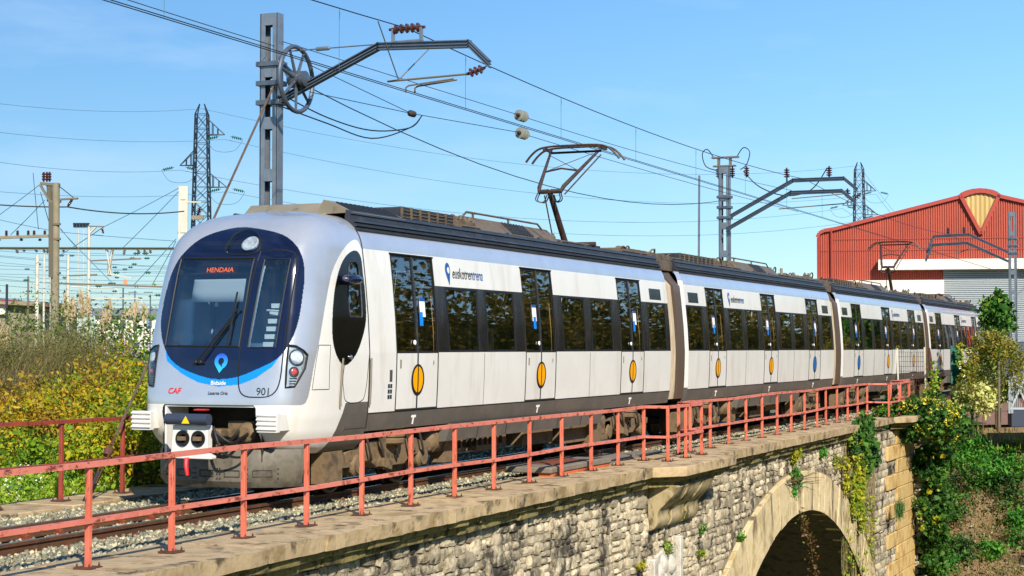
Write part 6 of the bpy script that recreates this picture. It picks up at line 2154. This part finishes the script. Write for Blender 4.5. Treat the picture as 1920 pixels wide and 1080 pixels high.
iv = thing('climbing_ivy', 'curtain of yellow green ivy hanging down the bridge wall right of the arch', 'ivy', (47.5, -2.5, -4))
UL = np.concatenate([clump_pts(tuple(at(px, py, Y=-2.55)), (r, .14, r * 1.1), int(900 * r), 12, .3) for px, py, r in ((1632, 800, .34), (1622, 815, .42), (1634, 835, .38), (1618, 845, .30), (1605, 830, .26), (1640, 855, .22), (1626, 868, .26), (1612, 800, .22))])
leaves('upper_leaves', UL, .12, 'l_ivy', iv, .8, nrm=(-.4, -1, .3), spread=.9)
YL = np.concatenate([clump_pts(tuple(at(1612 + R.uniform(-1, 1) * 30 * (1 - abs(py - 890) / 150), py, Y=-2.5)), (.16, .07, .22), 46, 5, .4) for py in [R.uniform(812, 985) for _ in range(44)]])
leaves('yellow_leaves', YL, .095, 'l_ivyy', iv, .8, nrm=(-.4, -1, .3), spread=.9)
leaves('lower_leaves', wall_pts(1585, 1645, 930, 1090, 450, .1), .09, 'l_ivyy', iv, .8, nrm=(-.4, -1, .3), spread=.6)
tw_ = wall_pts(1580, 1648, 850, 1090, 1500, .08)
blades('bare_stems', tw_, .45, .008, 'l_dry', iv, .25)
for i, (px, py, r, lb, mt) in enumerate(((1490, 905, .34, 'grassy tuft growing above the arch crown', 'l_fern'), (1492, 850, .28, 'leafy sprig under the coping left of the ivy', 'l_ivyy'), (1545, 850, .2, 'small fern tuft between sprig and ivy', 'l_fern'), (1573, 870, .2, 'small yellow plant left of the ivy curtain', 'l_ivyy'), (1243, 1025, .12, 'mossy tuft under the corbel', 'l_ivyy'), (1310, 993, .10, 'tiny fern in the wall right of the corbel', 'l_fern'), (1308, 1037, .10, 'tiny plant low in the wall right of the corbel', 'l_ivyy'), (1192, 1060, .10, 'tiny plant low in the wall left of the white stone', 'l_ivyy'), (1388, 1006, .10, 'small sprig at the edge of the arch ring', 'l_fern'), (1265, 960, .12, 'moss tuft inside the carved corbel', 'l_ivyy'))):
    p = at(px, py, Y=-2.45); t = tag(leaves('wall_plant', clump_pts((p.x, WY(p.x) - .08, p.z), (r, .09, r * .8), int(70 + 900 * r * r * 4), 8), .05 + .1 * r, mt, None, .5), lb, 'plant', 'small plants in the bridge wall')
vn = thing('hanging_vine', 'reddish vine strand hanging into the dark arch', 'vine', at(1512, 965, Y=-2.45))
vp = [at(px, py, Y=-2.5) for px, py in ((1500, 962), (1508, 985), (1518, 1010), (1522, 1040), (1532, 1085))]
m = MB(); m.tube(vp, .008, 5); m.obj('stem', M['bark'], vn)
C = np.concatenate([np.array(vp[i])[None] * (1 - f) + np.array(vp[i + 1])[None] * f + NR.normal(size=(60, 3)) * .07 for i in range(4) for f in [NR.uniform(0, 1, (60, 1))]])
leaves('leaves', C, .07, lmat('vine_leaf', '5A3A24', '7A5230', '6E7A30', .3), vn, .7)
br = thing('dry_branch', 'bare grey twigs sprouting over the top of the arch', 'branch', at(1490, 905, Y=-2.5))
for i in range(9):
    a = at(1478 + R.uniform(-6, 6), 903 + R.uniform(-3, 3), Y=-2.5); b = at(1520 + R.uniform(-25, 40), 885 + R.uniform(-20, 45), Y=-2.75)
    m = MB(); m.tube([a, a.lerp(b, .5) + Vector((0, -.05, .05)), b], [.010, .007, .003], 5); m.obj('twig', M['bark'], br)
tt = thing('wall_sapling', 'little dark pine like sapling jutting from the quoins', 'sapling', at(1690, 955, Y=-2.6))
a = at(1650, 985, Y=-2.62); b = at(1686, 962, Y=-2.8); m = MB(); m.tube([a, a.lerp(b, .6) - Vector((0, 0, .12)), b], [.02, .015, .008], 5); m.obj('stem', M['bark'], tt)
blades('needles', np.array(b)[None] + NR.normal(size=(260, 3)) * [.13, .05, .10], .28, .008, 'l_conifer', tt, .6)

# ---- ivy mass and bank plants at the right end
ib = thing('flowering_ivy', 'dense ivy mound with yellow bloom on the bridge end', 'ivy', at(1740, 820, D=53))
c = at(1738, 792, D=53)
P1 = np.concatenate([clump_pts(at(1738, 788, D=53), (.95, .9, .62), 4200, 30), clump_pts(at(1690, 800, D=52.5), (.55, .5, .35), 1100, 14), clump_pts(at(1770, 800, D=53.5), (.5, .6, .55), 1500, 16), clump_pts(at(1660, 790, D=52), (.35, .3, .2), 500, 8)])
leaves('leaves', P1, .13, 'l_ivy', ib, .85)
FB = np.concatenate([clump_pts(at(1742, 780, D=52.6), (1.0, .9, .6), 620, 90, .07, .8), clump_pts(at(1772, 800, D=53), (.55, .5, .55), 300, 36, .07, .8), clump_pts(at(1705, 795, D=52.4), (.5, .4, .3), 120, 20, .07, .8)])
FB = np.concatenate([FB + NR.normal(size=FB.shape) * .035 for _ in range(2)])
leaves('bloom', FB, .055, 'l_bloom', ib, .9)
ic = thing('hanging_ivy', 'dark green ivy curtain falling beside the yellow quoins', 'ivy', at(1745, 1000, D=54))
P2 = []
for i in range(60):
    py = R.uniform(835, 1085); w = 1722 + (py - 840) * .05
    P2.append(clump_pts(at(w + R.uniform(0, 58) * (1 - (py - 840) / 420), py, D=R.uniform(53.6, 55.2)), (.26, .3, .26), 190, 6))
leaves('leaves', np.concatenate(P2), .12, 'l_ivy', ic, .85)
P2 = [clump_pts(at(R.uniform(1725, 1765), R.uniform(840, 1000), D=53.4), (.12, .12, .15), 7, 4) for _ in range(12)]
leaves('yellow_leaves', np.concatenate(P2), .11, 'l_ivyy', ic, .85)
wg = thing('wing_wall', 'rough stone wing wall under the hanging ivy', 'wall', at(1722, 1080, D=54.2))
for i in range(18):
    q = at(1716 + (i % 2) * 11 + R.uniform(-2, 2), 856 + i * 13.5, D=54.3)
    me_, vv_, ff_ = SV[R.randrange(14)]
    o = bpy.data.objects.new('stone', me_); COL.objects.link(o); adopt(o, wg)
    o.location = q; o.scale = (R.uniform(.3, .55), .35, .22); o.rotation_euler = (0, R.uniform(-.1, .1), rad(-62))
FN = ['below the ivy mound', 'left in the middle of the bank', 'highest on the bank', 'beside the path edge', 'in the middle of the bank', 'right of the middle of the bank', 'near the right edge, high', 'near the right edge, middle', 'at the right edge, low', 'lowest, next to the hanging ivy', 'low and bright beside the quoins', 'low in the middle', 'low right of the middle', 'under the path edge at the right', 'dark at the far right']
for i, (px, py, r, D) in enumerate(((1795, 850, .75, 60.5), (1805, 905, .8, 59.5), (1838, 843, .65, 61.2), (1868, 868, .6, 61), (1842, 885, .75, 60.2), (1878, 905, .65, 60), (1905, 880, .6, 60.5), (1900, 945, .65, 59.5), (1908, 1010, .6, 58), (1778, 955, .7, 58.5), (1752, 1050, .7, 55.5), (1795, 1030, .6, 57.2), (1850, 1035, .5, 57.4), (1890, 842, .35, 61.4), (1912, 975, .5, 58.6))):
    p = at(px, py, D=D)
    t = thing('bank_bush', 'leafy green clump on the bank ' + FN[i], 'bush', p, 'green clumps on the bank')
    mt = ['l_fern', 'l_ivy', 'l_fern', 'l_ivy'][i % 4]
    leaves('foliage', clump_pts(p, (r * 1.05, r * 1.0, r * .7), 760, 22, .26), .125, mt, t, .5)
    m = MB(); m.tube([p + Vector((.2, .2, -.4)), p, p + Vector((-.1, 0, r * .5))], .012, 5); m.obj('stem', M['bark'], t)
o = blades('bank_grass', np.array([tuple(at(R.uniform(1770, 1935), R.uniform(805, 880), D=R.uniform(60.8, 62.3))) for _ in range(700)]), .22, .012, 'l_weed', None, .5); tag(o, 'thin grass tufts along the top of the bank', 'grass', kind='stuff')
sb_ = []
for _ in range(60):
    p = at(R.uniform(1770, 1930), R.uniform(900, 1090), D=57.0); sb_.append(p)
v, f = pebbles(240, (0, 1), lambda x, t: x, lambda x, t: t, .055)
v = v.reshape(240, 8, 3); v -= v.mean(1, keepdims=True)
v += np.array([tuple(at(R.uniform(1770, 1930), y_, D=61.6 - (y_ - 850) * .0215)) for y_ in [R.uniform(850, 1095) for _ in range(240)]])[:, None]
tag(npmesh('bank_stones', v.reshape(-1, 3), f, M['ballast']), 'pale stones scattered in the earth bank', 'stones', kind='stuff')


def tree(name, label, px, ybase, ytop, D, crown, mt, size, trunk=.06, n=2000, k=20, cat='tree'):
    b = at(px, ybase, D=D); t = thing(name, label, cat, (b.x, b.y, -.9)); s = D / FPX
    m = MB(); tp = at(px, ytop, D=D)
    m.tube([(b.x, b.y, -.95), tuple(b), tuple(b.lerp(tp, .5) + RT * .05), tuple(tp)], [trunk * 1.2, trunk, trunk * .7, trunk * .25], 7); m.obj('trunk', M['bark'], t)
    for i in range(6):
        q = b.lerp(tp, R.uniform(.4, .85)); e = at(R.uniform(*crown[0]), R.uniform(crown[1][0], crown[1][1] * .5 + crown[1][0] * .5), D=D + R.uniform(-.4, .4))
        m = MB(); m.tube([q, q.lerp(e, .6) + Vector((0, 0, .1)), e], [trunk * .4, trunk * .25, trunk * .1], 5); m.obj('limb', M['bark'], t)
    cx, cyy = (crown[0][0] + crown[0][1]) / 2, (crown[1][0] + crown[1][1]) / 2
    rx, rz = (crown[0][1] - crown[0][0]) / 2 * s, (crown[1][1] - crown[1][0]) / 2 * s
    leaves('crown', clump_pts(at(cx, cyy, D=D), (rx, rx, rz), n, k, .22), size, mt, t)
    return t


tree('laurel_tree', 'upright glossy green young tree before the white roller shutter', 1868, 740, 565, 63, ((1840, 1893), (556, 640)), 'l_laurel', .22, .05, 1500, 26)
tw2 = tree('weeping_tree', 'weeping small tree with yellowing drooping branches', 1872, 745, 625, 60, ((1825, 1905), (618, 672)), 'l_weep', .10, .05, 1900, 26)
C = []
for i in range(95):
    px = R.uniform(1815, 1920); y0 = 635 + abs(px - 1868) * .45 + R.uniform(-8, 12); L_ = R.uniform(35, 85); D = R.uniform(59, 61)
    a = at(px, y0, D=D); b = at(px + R.uniform(-4, 4), y0 + L_, D=D); f = NR.uniform(0, 1, (26, 1))
    C.append(np.array(a)[None] * (1 - f) + np.array(b)[None] * f + NR.normal(size=(26, 3)) * .05)
leaves('drooping_strands', np.concatenate(C), .11, 'l_weep', tw2, .4)
cf = thing('conifer', 'dense dark green conifer shrub behind the weeping tree', 'conifer', at(1852, 760, D=63))
C = []
for i in range(3200):
    f = R.random() ** .8; py = 648 + 105 * f; w = 6 + 30 * min(1, f * 1.7); a = R.uniform(0, 6.28); q = w * math.sqrt(R.uniform(.3, 1))
    C.append(tuple(at(1852 + q * math.cos(a), py, D=63 + q * math.sin(a) * .02)))
leaves('foliage', C, .14, 'l_conifer', cf, .4)
m = MB(); m.tube([at(1852, 770, D=63), at(1852, 655, D=63)], [.08, .02], 6); m.obj('trunk', M['bark'], cf)
for i, (px, py, r, D, n, lb) in enumerate(((1832, 742, .62, 60, 1500, 'pale variegated bush below the weeping tree'), (1875, 728, .45, 60.5, 900, 'pale variegated bush by the wooden stake'), (1808, 735, .35, 61, 600, 'small variegated bush beside the green fence'))):
    p = at(px, py, D=D); t = thing('variegated_bush', lb, 'bush', (p.x, p.y, -.9), 'variegated bushes')
    leaves('foliage', clump_pts(p, (r, r, r * .8), n, 18, .25), .13, 'l_varieg', t, .6)
    m = MB(); m.tube([(p.x, p.y, -.95), tuple(p)], .03, 5); m.obj('stem', M['bark'], t)
tree('young_shrub', 'young shrub with bare stem on the brown mulch', 1843, 790, 735, 58.5, ((1820, 1868), (722, 770)), 'l_varieg', .13, .022, 520, 18, 'shrub')
st = MB(); st.tube([at(1873, 800, D=59.5), at(1873, 675, D=59.5)], .05, 7); tag(st.obj('wooden_stake', M['brownpole'], None), 'pale wooden stake supporting the weeping tree', 'stake')

lt = []
for _ in range(2600):
    y_ = R.uniform(825, 1095); p = at(R.uniform(1765, 1935), y_, D=61.9 - (y_ - 830) * .0225); lt.append(tuple(p))
o = leaves('leaf_litter', np.array(lt), .09, lmat('litter', '6A5030', '8A6C42', '5E6A2A', .1), None, .6, nrm=(-.7, -.3, 1)); tag(o, 'fallen leaves and small weeds scattered over the earth bank', 'leaf litter', kind='stuff')
o = blades('dry_grass', np.array(lt[:1300]), .3, .010, 'l_olive', None, .8); tag(o, 'thin dry grass blades on the earth bank', 'grass', kind='stuff')
# ---- fences at the right end
gf = thing('green_fence', 'dark green metal fence panel overgrown with climbers beside the train', 'fence', at(1792, 745, D=64))
for px in (1784, 1802, 1822):
    m = MB(); a = at(px, 648 if px < 1800 else 655, D=64); m.bar((a.x, a.y, -.9), tuple(a), .08, .08, up=RT); m.obj('post', M['greenfence'], gf, smooth=False)
m = MB(); a = at(1784, 652, D=64.05); b = at(1802, 652, D=64.05); m.bar(a.lerp(Vector((a.x, a.y, -.9)), .5), b.lerp(Vector((b.x, b.y, -.9)), .5), .04, a.z + .85); m.obj('panel', M['greenfence'], gf, smooth=False)
leaves('climber', np.concatenate([clump_pts(at(R.uniform(1800, 1826), R.uniform(655, 740), D=63.5), (.2, .2, .25), 70, 5) for _ in range(16)]), .11, 'l_ivyy', gf, .8)
leaves('climber_blossom', np.concatenate([clump_pts(at(R.uniform(1798, 1820), R.uniform(660, 720), D=63.2), (.1, .1, .1), 3, 2) for _ in range(14)]), .07, 'l_flower', gf, .9)
mf = thing('mesh_panel', 'rusty wire mesh panel between two weathered posts before the train', 'mesh fence', at(1708, 745, D=58))
for px, y0 in ((1682, 653), (1733, 651)):
    m = MB(); a = at(px, y0, D=58); b = at(px + 4, 745, D=58); m.tube([(b.x, b.y, -.8), tuple(a)], .03, 6); m.obj('post', M['palepole'], mf)
for i in range(12):
    m = MB(); px = 1686 + i * 4; m.tube([at(px, 660 if i > 2 else 650, D=58.05), at(px + 1, 745, D=58.05)], .006, 4); m.obj('vertical_wire', M['rust'], mf)
for i in range(9):
    m = MB(); py = 660 + i * 9; m.tube([at(1684, py, D=58.0), at(1733, py, D=58.0)], .006, 4); m.obj('cross_wire', M['rust'], mf)
m = MB(); m.tube([at(1742, 652, D=58.2), at(1748, 712, D=58.2)], [.04, .09], 6); m.obj('bundle', M['rust'], mf)
leaves('creeper', clump_pts(at(1745, 720, D=57.6), (.25, .25, .6), 260, 10), .10, 'l_weed', mf, .6)
gr = thing('metal_guard', 'light grey galvanised guard frame on a dark plinth at the right edge', 'guard rail', at(1905, 780, D=60))
for a, b in (((1893, 690), (1893, 775)), ((1898, 692), (1898, 775)), ((1893, 692), (1960, 686)), ((1893, 766), (1960, 766)), ((1898, 700), (1925, 760)), ((1925, 700), (1898, 760)), ((1925, 690), (1925, 766))):
    m = MB(); m.bar(at(*a, D=60), at(*b, D=60), .07, .07); m.obj('bar', M['shutter'], gr, smooth=False)
for i in range(9):
    m = MB(); px = 1901 + i * 3.5; m.bar(at(px, 695, D=60.1), at(px, 764, D=60.1), .015, .015); m.obj('baluster', M['shutter'], gr, smooth=False)
m = MB(); a = at(1897, 800, D=60); m.add([a, a + RT * 2, a + RT * 2 + hf * 1.5, a + hf * 1.5] + [p + Vector((0, 0, .55)) for p in (a, a + RT * 2, a + RT * 2 + hf * 1.5, a + hf * 1.5)], MB.BF); m.obj('plinth', M['darkblue'], gr, smooth=False)
ew = MB()
o = leaves('coping_weeds', clump_pts(at(1658, 772, D=54), (.35, .3, .22), 420, 12), .09, 'l_weed'); tag(o, 'bright green weed growing on the coping before the bridge end', 'weed')

# ---- trees across the road, mirrored in the train windows
C = []
for i in range(74):
    x = 34 + i * 3.4 + R.uniform(-2, 2); y = -25 + R.uniform(-4, 3); h = R.uniform(9, 14)
    C.append(clump_pts((x, y, h * .5 - 3), (3.2, 2.6, h * .5 + 3.2), 2400, 40, .26))
rt_ = leaves('roadside_trees', np.concatenate(C), .36, 'l_far', None, .75); tag(rt_, 'dark row of leafy trees across the road, mirrored in the train windows', 'trees', kind='stuff')
